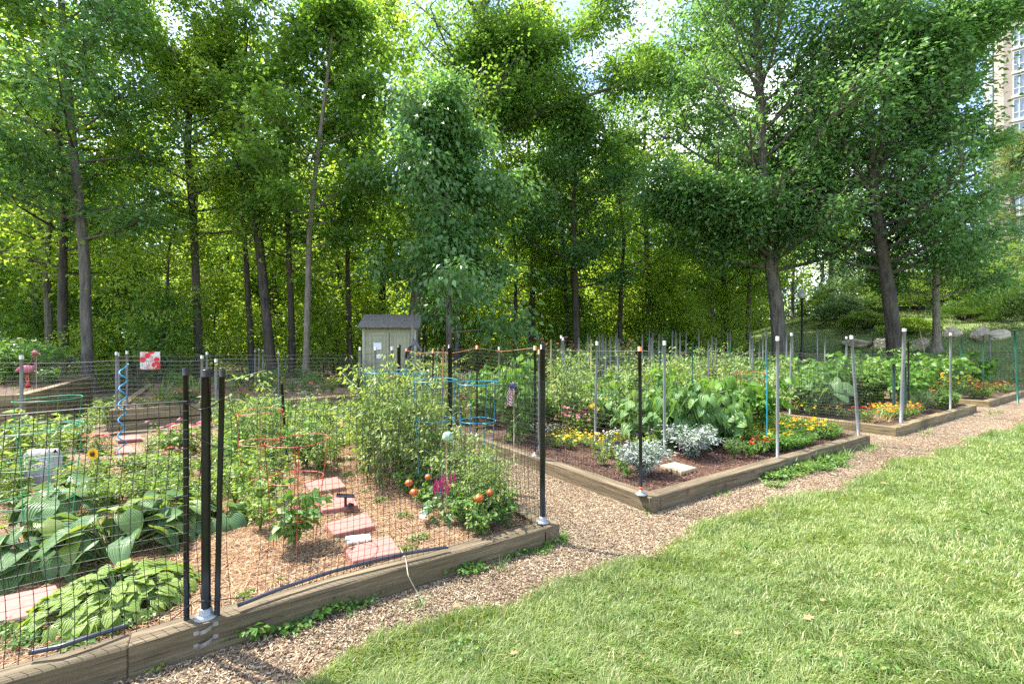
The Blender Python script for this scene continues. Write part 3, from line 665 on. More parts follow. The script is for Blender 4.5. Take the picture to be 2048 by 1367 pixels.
# tall thin poles in the back beds
poles = [(1158, 674, 11, 'pvc'), (1177, 668, 13.5, 'pvc'), (1183, 678, 10, 'bamboo'), (1199, 667, 14, 'pvc'), (1203, 667, 14.4, 'pvc'), (1206, 667, 14.2, 'pvc'), (1212, 675, 10.5, 'pvc'),
         (1223, 674, 11, 'pvc'), (1230, 668, 14, 'pvc'), (1233, 667, 14.4, 'pvc'), (1237, 678, 9.6, 'pvc'), (1282, 667, 13.5, 'pvc'), (1297, 661, 15, 'pvc'), (1304, 665, 14.5, 'pvc'), (1306, 675, 11, 'pvc'), (1316, 667, 15, 'pvc'),
         (1343, 660, 16, 'pvc'), (1350, 662, 16, 'pvc'), (1361, 664, 15, 'pvc'), (1371, 665, 15.5, 'pvc'), (1352, 678, 10, 'pvc'), (1326, 674, 10.5, 'pvc'), (1398, 658, 16, 'pvc'), (1104, 678, 10, 'bamboo'),
         (1418, 680, 12, 'pvc'), (1425, 672, 12.5, 'pvc'), (1432, 675, 12.2, 'pvc'), (1501, 665, 13, 'pvc'), (1506, 676, 11, 'pvc'), (1519, 684, 12, 'pvc'), (1526, 668, 13, 'pvc'), (1531, 655, 14, 'pvc'), (1572, 658, 14, 'pvc'), (1586, 656, 14.5, 'pvc'),
         (1636, 656, 16, 'pvc'), (1649, 672, 13, 'pvc'), (1981, 668, 17, 'pvc'), (1456, 665, 16, 'pvc'), (1461, 663, 16.5, 'pvc'), (572, 705, 15, 'stake_g'), (498, 715, 13, 'stake_g')]
for u, v, d, mm in poles:
    pvc(u, v, y=d, r=.013 + .0009 * d, z0=.0, lean=float(RNG.normal(0, .02)), cap=None, m=mm, name='garden_pole', cat='pole',
        lb={'pvc': 'slim upright grey pole rising from the crowded back beds', 'bamboo': 'slim tan bamboo pole among the back flowers', 'stake_g': 'thin green stake behind the two-course bed'}[mm], group={'pvc': 'grey poles in the back beds', 'bamboo': 'bamboo poles in the back beds', 'stake_g': 'green stakes at left'}[mm])
for u, v, vb, d, r, mm, ln, lb in [(1258, 690, 740, 8.5, .011, 'stake_g', 0, 'green stake left of the tallest back tomato'), (1308, 685, 810, 7.2, .012, 'stake_g', .12, 'leaning green stake left of the cucumber vines'),
        (1385, 683, 790, 6.4, .010, 'stake_g', 0, 'dark green stake rising from the cucumber vines'), (1478, 690, 800, 7.0, .008, 'greenw', -.14, 'light green rod leaning behind the cucumber vines'),
        (1534, 700, 870, 6.2, .010, 'blue', .0, 'blue green stake beside the netting wrapped post'), (1788, 727, 800, 9.2, .034, 'stake_d', .0, 'dark green pipe left of the thick grey post'),
        (1810, 733, 800, 8.8, .034, 'stake_d', .0, 'dark green pipe right of the thick grey post'), (1817, 683, 800, 9.6, .02, 'black', 0, 'black stake behind the thick grey post'),
        (1920, 676, 730, 12.5, .022, 'stake_g', .05, 'green stake in front of the nearest pale rock'), (1967, 670, 745, 12.5, .02, 'stake_g', 0, 'green stake in front of the wide pale rock'),
        (2036, 660, 740, 12, .03, 'stake_g', -.08, 'thick green stake at the right edge above the yellow flowers'), (1746, 676, 718, 14, .018, 'black', 0, 'thin black stake left of the massive dark trunk'),
        (1854, 658, 695, 18, .02, 'bamboo', -.3, 'pale leaning stick beside the slim grey trunk')]:
    x, y = XD(u, d); post('garden_stake', x, y, H(x, y), zt_at(v, y), r * .8, mm, lb, 'stake', lean=(ln, 0), sides=7)

# ------------------------------------------------------------------ garden objects
def ring(c, r, wr, mb, n=22, tilt=(0, 0), jit=.004):
    th = np.linspace(0, 2 * math.pi, n + 1); ph = RNG.uniform(0, 6)
    pts = [(c[0] + r * math.cos(a), c[1] + r * math.sin(a), c[2] + tilt[0] * math.cos(a) * r + tilt[1] * math.sin(a) * r + jit * math.sin(2 * a + ph)) for a in th]
    mb.tube(pts, wr, 5, cap=False)
def cage(x, y, z, h, rt, rb, nr, wr, m, label, tilt=(0, 0), legs=4, stub=.0, group=None):
    t = thing('tomato_cage', (x, y, z), label, 'plant cage', group)
    for k in range(nr):
        f = 1 - k * .34 if nr > 1 else 1
        zz = h * f; r = rb + (rt - rb) * f; mb = MB(); ring((tilt[0] * zz, tilt[1] * zz, zz), r, wr, mb, tilt=(.0, .0) if k else (.02, .03)); mb.obj('ring', M[m], t)
    for k in range(legs):
        a = k / legs * 2 * math.pi + .5; mb = MB()
        mb.tube([((rt * f + rb * (1 - f)) * math.cos(a) + tilt[0] * h * f, (rt * f + rb * (1 - f)) * math.sin(a) + tilt[1] * h * f, h * f) for f in (1, .66, .33, 0)], wr, 5); mb.obj('leg', M[m], t)
    return t
x, y, _ = P(590, 1095, .11); cage(x, y, .10, zt_at(880, y) - .10, .205, .13, 3, .0034, 'redw', 'red wire cage around a pepper plant beside the pink pavers', tilt=(.02, 0))
x, y, _ = P(520, 1000, .11); cage(x, y, .10, zt_at(822, y) - .10, .19, .13, 3, .0034, 'redw', 'second red wire cage, sunk in the green bushes behind the first')
x, y, _ = P(955, 985, .11); cage(x, y, .10, zt_at(765, y) - .10, .20, .14, 3, .0038, 'blue', 'blue wire cage standing empty at the right, before the wood chip path')
x, y = XD(870, 4.45); cage(x, y, .10, zt_at(760, y) - .10, .21, .15, 3, .0038, 'blue', 'blue wire cage left of the empty one with tomato leaves in it')
x, y = XD(775, 5.0); cage(x, y, .10, zt_at(743, y) - .10, .24, .17, 3, .0038, 'blue', 'blue wire cage under the tallest tomato shoots')
x, y = XD(820, 5.6); cage(x, y, .10, zt_at(748, y) - .10, .2, .15, 3, .0038, 'blue', 'farthest blue wire cage in the tomato thicket')
x, y = XD(92, 4.9); cage(x, y, .10, zt_at(797, y) - .10, .27, .2, 3, .0042, 'greenw', 'green wire cage around the tall narrow-leaved plant at left', tilt=(.03, 0))
x, y = XD(72, 3.5); cage(x, y, .10, zt_at(855, y) - .10, .27, .2, 3, .0036, 'greenw', 'nearer green wire cage before the carved stone')
x, y = XD(1500, 7.4); cage(x, y, .10, 1.0, .25, .2, 3, .005, 'redw', 'red wire cage behind the cucumber vines')

# blue spiral stake
x, y, _ = P(243, 917, .11); zt = zt_at(727, y); mb = MB(); ns = 90
mb.tube([((1 - .5 * (k / ns < .05)) * .042 * math.sin(k / ns * 6.2 * 2 * math.pi) + .03 * k / ns, .042 * math.cos(k / ns * 6.2 * 2 * math.pi), (zt - .08) * k / ns) for k in range(ns + 1)], .0085, 6)
o = mb.obj('spiral_stake', M['blue']); o.location = (x, y, .08); tag(o, 'bright blue spiral plant stake at left in front of the two-course bed', 'stake')

# garden flag with red flowers on white
x, y = XD(300, 9.6); zt = zt_at(703, y); t = thing('garden_flag', (x, y, .35), 'white garden flag with red flower pattern hanging in the two-course bed', 'flag', rz=R(12))
fm, ft, fb, fo = mat('flag_cloth'); co = nd(ft, 'ShaderNodeTexCoord').outputs['Object']
v1 = nd(ft, 'ShaderNodeTexVoronoi'); v1.inputs['Scale'].default_value = 7.5; ft.links.new(co, v1.inputs[0])
sx = nd(ft, 'ShaderNodeSeparateXYZ'); ft.links.new(co, sx.inputs[0])
c = ramp(ft, v1.outputs['Distance'], [(.40, (.75, .03, .03)), (.46, (.7, .69, .62))])
ed = noise(ft, 5, 3, .5, co); c2 = ramp(ft, ed, [(.5, (.7, .69, .62)), (.53, (.72, .04, .04))]); c = mixc(ft, .5, c, c2, 'DARKEN')
n2 = noise(ft, 34, 3, .6, co); c = mixc(ft, ramp(ft, n2, [(.66, (0,) * 3), (.69, (1,) * 3)]), c, (.12, .12, .1))
ft.links.new(c, fb.inputs['Base Color']); fb.inputs['Roughness'].default_value = .8
mb = MB(); g = 8; W_, H_ = .37, .37; V = []
for i in range(g + 1):
    for j in range(g + 1): V.append((W_ * (i / g - .5), .012 * math.sin(i * .9) * (1 - j / g * .5), (zt - .35) - H_ * (1 - j / g)))
mb.add(V, [[i * (g + 1) + j, (i + 1) * (g + 1) + j, (i + 1) * (g + 1) + j + 1, i * (g + 1) + j + 1] for i in range(g) for j in range(g)]); mb.obj('cloth', fm, t)
mb = MB(); mb.tube([(-.22, 0, 0), (-.22, 0, zt - .33), (-.2, 0, zt - .31), (.2, 0, zt - .31)], .006, 6); mb.obj('flag_pole', M['iron'], t)

# pink flamingo ornament (dotted metal) in the tall bed
x, y = XD(56, 9.2); zb = .71; t = thing('flamingo_ornament', (x, y, zb), 'pink flamingo garden ornament standing in the tall bed at far left', 'ornament', rz=R(8))
k = (zt_at(702, y) - zb)
mb = MB(); V0 = len(mb.V); mb.ball((0, 0, 0), .13, 14, sq=.62, lump=.03); mb.V[-1][:, 0] *= 1.15; mb.V[-1][:, 1] *= .55; mb.V[-1] += [-.02, 0, k * .50]
mb.tube([(.09, 0, k * .52), (.135, 0, k * .62), (.105, 0, k * .78), (.085, 0, k * .9), (.11, 0, k * .985)], [.035, .022, .017, .017, .03], 8); mb.tube([(-.12, 0, k * .52), (-.22, 0, k * .44)], [.05, .01], 6); mb.obj('body', M['pink'], t)
mb = MB(); mb.ball((0, 0, 0), .045, 10, sq=.8); mb.V[-1] += [.12, 0, k * .965]; mb.tube([(.15, 0, k * .96), (.20, 0, k * .94), (.215, 0, k * .89)], [.02, .015, .004], 6); mb.obj('head', M['pink'], t)
mb = MB(); mb.tube([(.0, .01, 0), (.0, .01, k * .42)], .008, 6); mb.obj('leg', M['coral'], t)
mb = MB(); mb.tube([(.03, -.01, .0), (-.03, -.01, k * .22), (.01, -.01, k * .42)], .008, 6); mb.obj('leg', M['coral'], t)
mb = MB(); mb.ball((0.0, 0, .02), .042, 10); mb.obj('red_base', M['red'], t)
x, y = XD(73, 9.0); post('garden_stake', x, y, .7, zt_at(712, y), .006, 'bamboo', 'thin bamboo cane beside the flamingo', 'stake', sides=5)

# carved grey stone
x, y, _ = P(86, 975, .11); t = thing('garden_stone', (x, y, .08), 'rounded grey garden stone with a white carved loop at left', 'ornament', rz=R(8))
hh = zt_at(890, y) - .08; mb = MB(); mb.box((0, 0, hh / 2), (.32, .11, hh), bev=.035); mb.V[-1][:, 2] += np.where(mb.V[-1][:, 2] > hh * .8, -2.2 * mb.V[-1][:, 0] ** 2, 0); mb.obj('slab', M['stone'], t)
mb = MB(); a = np.linspace(.2, 2 * math.pi * .98, 26)
mb.tube([(-.035 + .062 * math.cos(q) + .05 * math.sin(q * .5), -.054, hh * .62 + .045 * math.sin(q)) for q in a], .006, 5); mb.tube([(.045 + .035 * math.cos(q), -.054, hh * .62 + .035 * math.sin(q)) for q in a], .006, 5); mb.obj('carved_loop', M['white'], t)
mb = MB(); mb.tube([(0, -.054, .08), (0, -.056, hh * .4)], .02, 8); 
# pavers
def slab(name, pts, z, th, m, label, cat='paver', group='stepping pavers'):
    q = np.array([P(u, v, z)[:2] for u, v in pts]); c = q.mean(0); q = q - c
    t_ = MB(); n = 4; b = .006; inner = q * (1 - b / np.linalg.norm(q, axis=1))[:, None]
    V = [(*p, 0) for p in q] + [(*p, th - b) for p in q] + [(*p, th) for p in inner]
    F = [[i, (i + 1) % 4, 4 + (i + 1) % 4, 4 + i] for i in range(4)] + [[4 + i, 4 + (i + 1) % 4, 8 + (i + 1) % 4, 8 + i] for i in range(4)] + [[8, 9, 10, 11]]
    t_.add(V, F); o = t_.obj(name, M[m], smooth=False); o.location = (c[0], c[1], z - th); return tag(o, label, cat, group)
Z = .165
slab('paver', [(688, 1096), (706, 1121), (802, 1103), (780, 1068)], Z, .045, 'brick', 'pink paver closest to the front timber, with a white card on its left edge')
slab('paver', [(650, 1046), (668, 1068), (750, 1050), (733, 1024)], Z, .045, 'brick', 'pink paver, second from the front timber')
slab('paver', [(632, 998), (645, 1019), (716, 1010), (704, 988)], Z, .045, 'brick', 'pink paver beside the black solar spotlight')
slab('paver', [(608, 962), (622, 984), (692, 972), (676, 952)], Z, .045, 'brick', 'farthest pink paver, seen through the red cage')
slab('paver', [(-40, 1200), (-15, 1246), (135, 1212), (112, 1168)], Z, .05, 'brick', 'large pink paver at the lower left corner under the hostas')
slab('paver', [(205, 897), (212, 908), (272, 903), (262, 890)], Z, .04, 'brick', 'far pinkish paver behind the sunflower')
slab('paver', [(196, 913), (203, 926), (262, 921), (255, 908)], Z, .04, 'brick', 'nearer pinkish paver beside the blue spiral stake')
slab('paver', [(230, 872), (236, 880), (286, 876), (277, 868)], Z, .04, 'brick', 'small farthest pinkish paver near the red flowers')
slab('paver', [(1320, 929), (1362, 943), (1393, 934), (1350, 923)], .155, .04, 'tan', 'tan paver between the silver bushes and the front timber', group=None)
slab('plant_card', [(691, 1071), (693, 1084), (743, 1076), (740, 1066)], .185, .012, 'white', 'white plant card lying beside the closest pink paver', 'card', None)
slab('plant_card', [(838, 1032), (848, 1036), (859, 1019), (849, 1018)], .20, .008, 'white', 'small white plant card below the magenta flowers', 'card', None)
# solar spotlight
x, y, _ = P(691, 1022, .12); t = thing('solar_light', (x, y, .12), 'black solar spotlight on a stake between the pink pavers', 'solar light', rz=R(20))
mb = MB(); mb.tube([(0, 0, -.02), (0, 0, .12)], .012, 8); mb.obj('stake', M['solar'], t)
mb = MB(); mb.box((0, 0, .135), (.15, .07, .014), bev=.004); mb.V[-1][:, 2] += mb.V[-1][:, 0] * -.15; mb.obj('panel', M['solar'], t)
mb = MB(); mb.tube([(.03, -.02, .06), (.05, -.05, .055)], [.02, .026], 10); mb.obj('lamp_head', M['solar'], t)
# black irrigation pipe on the front timber and twine
pp = [P(475, 1210, .19), P(560, 1176, .2), P(660, 1143, .205), P(740, 1122, .21), P(800, 1108, .21), P(860, 1098, .2), P(896, 1093, .19)]
def curve_obj(name, pts, r, m, label, cat, n=8):
    pts = np.array(pts); k = np.linspace(0, len(pts) - 1, len(pts) * 5); i = np.arange(len(pts))
    q = np.stack([np.interp(k, i, pts[:, a]) for a in range(3)], 1)
    q[1:-1] = (q[:-2] + q[1:-1] * 2 + q[2:]) / 4
    c = q.mean(0); mb = MB(); mb.tube(q - c, r, n); o = mb.obj(name, M[m]); o.location = c; return tag(o, label, cat)
curve_obj('irrigation_pipe', pp, .011, 'pipe', 'black irrigation pipe lying along the front timber before the pavers', 'pipe')
curve_obj('irrigation_pipe', [P(60, 1304, .19), P(120, 1292, .2), P(180, 1272, .2), P(252, 1250, .19)], .011, 'pipe', 'black irrigation pipe on the timber at the lower left corner', 'pipe')
curve_obj('twine', [P(800, 1094, .18), P(812, 1118, .19), P(816, 1150, .17), P(832, 1180, .05), P(850, 1212, .015)], .0032, 'rope', 'pale twine hanging over the front timber', 'string', 5)
curve_obj('dead_branch', [P(0, 985, .12), P(40, 965, .16), P(75, 940, .28)], .008, 'dry', 'dead curved twig before the carved stone', 'twig', 5)
# galvanised straps holding the thick post to the timber
t = thing('pipe_strap', (FP[0], FP[1], 0), 'pair of galvanised pipe straps on the timber face under the thick post', 'bracket', rz=GA)
for zz in (.125, .062):
    mb = MB(); aa = np.linspace(0, math.pi, 12); V = []
    for q in aa:
        for h_ in (0, .02): V.append((.03 * math.cos(q), -.072 - .026 * math.sin(q), zz + h_ + .01 * math.cos(q)))
    mb.add(V, [[2 * i, 2 * i + 2, 2 * i + 3, 2 * i + 1] for i in range(11)])
    mb.box((-.041, -.0735, zz), (.022, .004, .02)); mb.box((.041, -.0735, zz + .02), (.022, .004, .02)); mb.obj('strap', M['galv'], t, smooth=False)
# orange string line along the middle bed's left fence, wire ties
for (u1, v1, u2, v2, lb) in ((813, 700, 866, 703, 'orange string between the hose and the bench'), (866, 703, 954, 696, 'orange string above the bench'), (954, 696, 1070, 695, 'orange string right of the bench')):
    a = g_at(u1, s=.07); b = g_at(u2, s=.07)
    curve_obj('orange_string', [(a[0], a[1], zt_at(v1, a[1])), ((a[0] + b[0]) / 2, (a[1] + b[1]) / 2, (zt_at(v1, a[1]) + zt_at(v2, b[1])) / 2 - .05), (b[0], b[1], zt_at(v2, b[1]))], .0026, 'twine_o', lb, 'string', 5)
x, y = FP
curve_obj('wire_tie', [(x - .10, y - .05, 1.28), (x - .02, y - .03, 1.22), (x + .05, y - .02, 1.24), (x + .09, y, 1.285)], .003, 'net', 'black wire tie binding the three front posts near their tops', 'wire', 5)
curve_obj('wire_tie', [(x - .12, y - .03, 1.12), (x - .03, y - .04, 1.09), (x + .06, y - .03, 1.04), (x + .16, y + .02, .99)], .0025, 'net', 'loose black wire slanting across the three front posts', 'wire', 5)
curve_obj('wire_tie', [(x - .12, y - .08, .19), (x - .03, y - .04, .26), (x + .05, y - .02, .25), (x + .11, y + .02, .24), (x + .17, y + .04, .235)], .0028, 'net', 'black wire tie around the foot of the three front posts', 'wire', 5)

# shed
sx_, sy_ = XD(779, 14.4); t = thing('garden_shed', (sx_, sy_, 0), 'olive painted garden shed with a sloping shingle roof and two papers on its door', 'shed', rz=R(9))
W2, D2, HF, HB = .83, 1.15, 2.13, 2.52
mb = MB(); V = [(-W2, 0, 0), (W2, 0, 0), (W2, D2, 0), (-W2, D2, 0), (-W2, 0, HF), (W2, 0, HF), (W2, D2, HB), (-W2, D2, HB)]
mb.add(V, [[1, 0, 4, 5], [2, 1, 5, 6], [3, 2, 6, 7], [0, 3, 7, 4], [4, 7, 6, 5]]); mb.obj('wall', M['shed'], t, smooth=False)
mb = MB()
for k in range(12):
    xx = -W2 + .06 + k * (2 * W2 - .12) / 11
    if not (-.62 < xx < .62): mb.box((xx, -.012, HF / 2), (.03, .02, HF - .02))
for k in range(7): mb.box((-W2 - .008, .12 + k * .15, HF / 2), (.014, .03, HF - .02))
mb.obj('siding', M['shed'], t, smooth=False)
mb = MB()
for xx in (-W2 + .04, W2 - .04): mb.box((xx, -.018, HF / 2), (.075, .03, HF))
mb.box((0, -.018, HF - .04), (2 * W2 - .16, .028, .07)); mb.obj('trim', M['shedtrim'], t, smooth=False)
for sgn, lb in ((-1, 'left shed door carrying the papers'), (1, 'right shed door')):
    mb = MB(); mb.box((sgn * .315, -.03, .98), (.60, .03, 1.92), bev=.004)
    for k in range(5): mb.box((sgn * .315 + (k - 2) * .1, -.048, .98), (.008, .01, 1.7))
    for xx in (-.27, .27): mb.box((sgn * .315 + xx, -.053, .98), (.055, .018, 1.9))
    for zz in (.06, 1.9): mb.box((sgn * .315, -.053, zz), (.48, .018, .07))
    d = mb.obj('door', M['shedtrim' if 0 else 'shed'], t, smooth=False); d['label'] = lb
    if sgn < 0: door = d
mb = MB(); mb.box((-.0, -.066, 1.05), (.03, .02, .1)); mb.obj('handle', M['iron'], door)
mb = MB(); mb.box((-.36, -.066, 1.52), (.25, .004, .22)); mb.obj('paper_notice', M['white'], t, smooth=False)
mb = MB(); mb.box((-.345, -.066, 1.2), (.21, .004, .13)); mb.obj('paper_notice', M['white'], t, smooth=False)
mb = MB(); a = .1; V = []
for zz in (0, .05):
    V += [(-W2 - .13, -.16, HF - .06 + zz), (W2 + .12, -.16, HF - .06 + zz), (W2 + .12, D2 + .1, HB + .03 + zz), (-W2 - .13, D2 + .1, HB + .03 + zz)]
mb.add(V, [[3, 2, 1, 0], [4, 5, 6, 7], [0, 1, 5, 4], [1, 2, 6, 5], [2, 3, 7, 6], [3, 0, 4, 7]])
for k in range(8): mb.box((-.005, -.13 + k * .16, HF - .005 + k * .055), (2 * W2 + .245, .17, .012), ax=((1, 0, 0), (0, .95, .325), (0, -.325, .95)))
mb.obj('roof', M['shingle'], t, smooth=False)
# tall pole with coiled hose
x, y = XD(827, 11.8); hp = post('utility_pole', x, y, 0, zt_at(621, y), .032, 'pvc', 'tall grey pole in front of the right side of the shed', 'pole', lean=(-.03, 0))
t = thing('garden_hose', (x + .06, y - .1, .9), 'dark grey garden hose coiled over a hook on the tall pole', 'hose')
for k in range(6):
    mb = MB(); w_ = .12 + .022 * k; a = np.linspace(0, 2 * math.pi, 26)
    mb.tube([(w_ * math.sin(q), -.03 * k + .01 * math.sin(q * 3), .42 + (.34 if math.cos(q) > 0 else .42) * math.cos(q) - .02 * k) for q in a], .016, 7, cap=False)
    mb.obj('loop', M['hose'], t)
mb = MB(); mb.tube([(0, .1, .8), (0, -.16, .78), (0, -.2, .84)], .012, 6); mb.obj('hook', M['galv'], t)
# bench
x, y = XD(884, 10.6); t = thing('park_bench', (x, y, 0), 'weathered slatted wooden bench seen behind the blue cages', 'bench', rz=R(-8))
for k in range(4):
    mb = MB(); mb.box((0, -.2 + k * .11, .43), (1.15, .085, .025), bev=.004); mb.obj('seat_slat', M['bench'], t)
for k in range(4):
    mb = MB(); mb.box((0, .26 + k * .012, .54 + k * .10), (1.15, .022, .08), bev=.004); mb.obj('back_slat', M['bench'], t)
for sgn in (-1, 1):
    mb = MB(); mb.box((sgn * .6, .28, .45), (.05, .05, .95), bev=.005); mb.obj('leg', M['pvc'], t)
    mb = MB(); mb.box((sgn * .6, -.24, .31), (.05, .05, .62), bev=.005); mb.obj('leg', M['pvc'], t)
    mb = MB(); mb.tube([(sgn * .62, .28, .66), (sgn * .62, 0, .69), (sgn * .62, -.26, .66), (sgn * .62, -.31, .58)], .022, 7); mb.obj('armrest', M['pvc'], t)
x, y = XD(866, 11.6); t = thing('wooden_chair', (x, y, 0), 'pale grey wooden chair frame behind the slatted bench', 'chair', rz=R(5))
for zz in (1.33, 1.05, .8):
    mb = MB(); mb.box((0, .02, zz), (.62, .025, .09)); mb.obj('back_slat', M['bench'], t)
for sgn in (-1, 1):
    mb = MB(); mb.box((sgn * .33, 0, .69), (.06, .06, 1.4), bev=.004); mb.obj('leg', M['bench'], t)
    mb = MB(); mb.box((sgn * .33, -.5, .22), (.06, .06, .45), bev=.004); mb.obj('leg', M['bench'], t)
mb = MB(); mb.box((0, -.25, .46), (.66, .55, .03), bev=.004); mb.obj('seat', M['bench'], t)
mb = MB(); mb.lathe((0, 0, 0), [(0, 0), (.16, .02), (.2, .3), (.19, .34), (.16, .35), (.0, .34)], 16); o = mb.obj('red_bucket', M['red']); x, y = XD(792, 11.2); o.location = (x, y, .5); o.rotation_euler = (0, 0, 0)
tag(o, 'dark red tub beside the shed door', 'bucket'); o.location.z = .0; o.scale = (1, 1, 2.4)
# float on a rod, small flag, folded flower ornaments
x, y, _ = P(896, 1010, .11); t = thing('glass_float', (x, y, .1), 'pale green glass ball ornament on a rod among the tomatoes', 'ornament')
zt = zt_at(873, y) - .1; mb = MB(); mb.tube([(0, 0, 0), (0, 0, zt)], .004, 5); mb.obj('rod', M['galv'], t)
mb = MB(); mb.ball((0, 0, zt), .052, 16, sq=.95, ribs=10); mb.obj('ball', M['glassball'], t)
x, y, _ = P(893, 1046, .11); post('garden_stake', x, y, .1, zt_at(880, y), .005, 'bamboo', 'thin tan cane in front of the magenta flowers', 'stake', sides=5)
x, y = XD(1028, 5.7); t = thing('small_flag', (x, y, .1), 'small striped flag drooping on a stick between the bed fences', 'flag')
zt = zt_at(768, y) - .1; mb = MB(); mb.tube([(0, 0, 0), (.0, 0, zt)], .005, 5); mb.obj('stick', M['bamboo'], t)
sm, stt, sb, so_ = mat('striped_cloth'); co = nd(stt, 'ShaderNodeTexCoord').outputs['Object']; wv = nd(stt, 'ShaderNodeTexWave', bands_direction='DIAGONAL'); wv.inputs['Scale'].default_value = 16; stt.links.new(co, wv.inputs[0])
stt.links.new(ramp(stt, wv.outputs[0], [(.49, (.5, .03, .06)), (.51, (.75, .73, .7))]), sb.inputs['Base Color'])
mb = MB(); V = []
for i in range(6):
    for j in range(8): V.append((-.012 * i - .045 * (1 - j / 7) * (i / 5) - .01 * math.sin(i * 2 + j), .018 * math.sin(i * 1.7 + j * .6), zt - .02 - .25 * (1 - j / 7) + (.07 * (1 - i / 5) if j > 5 else 0)))
mb.add(V, [[i * 8 + j, (i + 1) * 8 + j, (i + 1) * 8 + j + 1, i * 8 + j + 1] for i in range(5) for j in range(7)]); mb.obj('cloth', sm, t)
mb = MB(); mb.box((-.02, -.005, zt - .02), (.07, .03, .07), bev=.01); b2 = plain('flag_blue', (.05, .06, .2), .7); M['flag_blue'] = b2; mb.obj('blue_corner', b2, t)

# lamps
def lamp(u, vtop, d, label):
    x, y = XD(u, d); z0 = H(x, y); zt = zt_at(vtop, y); t = thing('street_lamp', (x, y, z0), label, 'street lamp', 'lamp posts on the park path'); h = zt - z0
    mb = MB(); mb.lathe((0, 0, 0), [(.17, 0), (.17, .12), (.12, .2), (.1, .5), (.065, .6), (.05, .75), (.042, h - .62), (.07, h - .58), (.05, h - .54), (.09, h - .47), (.1, h - .45)], 14); mb.obj('post', M['iron'], t)
    mb = MB(); mb.lathe((0, 0, h - .45), [(.09, 0), (.15, .06), (.175, .16), (.15, .27), (.10, .33), (.115, .335), (.1, .36), (.05, .4), (.0, .41)], 16); mb.obj('globe', M['globe'], t)
    mb = MB(); mb.lathe((0, 0, h - .05), [(.04, 0), (.02, .03), (.025, .05), (0, .07)], 8); mb.obj('finial', M['globe'], t)
lamp(1604, 577, 21.5, 'black lamp post with white acorn globe between the oak and the dark trunk')
lamp(1428, 614, 33, 'small distant lamp post with white globe left of the oak trunk')

# rocks
def rock(u, v, d, sx, sy, sz, label, rz=0, name='boulder'):
    x, y = XD(u, d); z = H(x, y); n = 20; th = np.linspace(0, 2 * math.pi, n, endpoint=False); ph = np.linspace(-math.pi / 2, math.pi / 2, 13)
    V = np.stack([np.cos(ph)[:, None] * np.cos(th), np.cos(ph)[:, None] * np.sin(th), np.sin(ph)[:, None] * np.ones(n)], -1).reshape(-1, 3)
    rg = np.random.default_rng(int(u)); 
    for _ in range(22):
        a = rg.standard_normal(3); a /= np.linalg.norm(a); c = rg.uniform(.5, .78); q = V @ a; V = V - np.maximum(0, q - c)[:, None] * a
    V = V + .02 * rg.standard_normal(V.shape); V = V * np.array([sx, sy, sz]) / 2 / .78; k = len(ph); i = np.arange(k - 1)[:, None] * n; j = np.arange(n)[None]; j2 = (j + 1) % n
    mb = MB(); mb.add(V, np.stack([i + j, i + j2, i + n + j2, i + n + j], -1).reshape(-1, 4)); o = mb.obj(name, M['rock'], smooth=False)
    o.location = (x, y, z + sz * .1); o.rotation_euler = (.1, .05, rz); tag(o, label, 'rock', 'boulders on the slope')
rock(1905, 668, 20.5, .85, .7, .6, 'squat pale boulder between the slim trunk and the leaning rocks', .3)
rock(1962, 668, 19.5, .65, .65, .85, 'tall tan boulder leaning left of the wide pale rock', .2)
rock(1990, 675, 19.0, 1.35, .9, .75, 'wide pale flat-faced boulder at the far right', .25)
rock(1770, 683, 21, 1.25, .9, .7, 'pinkish boulder left of the massive dark trunk', .1)
rock(1722, 690, 22, 2.0, 1.2, .55, 'long low dark boulder behind the right beds', .2)
rock(1838, 690, 19.8, .9, .7, .7, 'small reddish boulder between the two right trunks', .5)
rock(1744, 640, 31, .9, .9, .8, 'small far boulder up the slope by the path', .5)

# slanting stone path up the slope
pts = [(1722, 662, 25), (1745, 640, 29), (1772, 615, 34), (1800, 600, 40)]; V = []
for u, v, d in pts:
    x, y = XD(u, d); 
    for k in (-.45, .45): V.append((x + k, y, H(x + k, y) + .04))
mb = MB(); mb.add(V, [[2 * i, 2 * i + 1, 2 * i + 3, 2 * i + 2] for i in range(3)]); tag(mb.obj('stone_path', M['stone']), kind='structure')

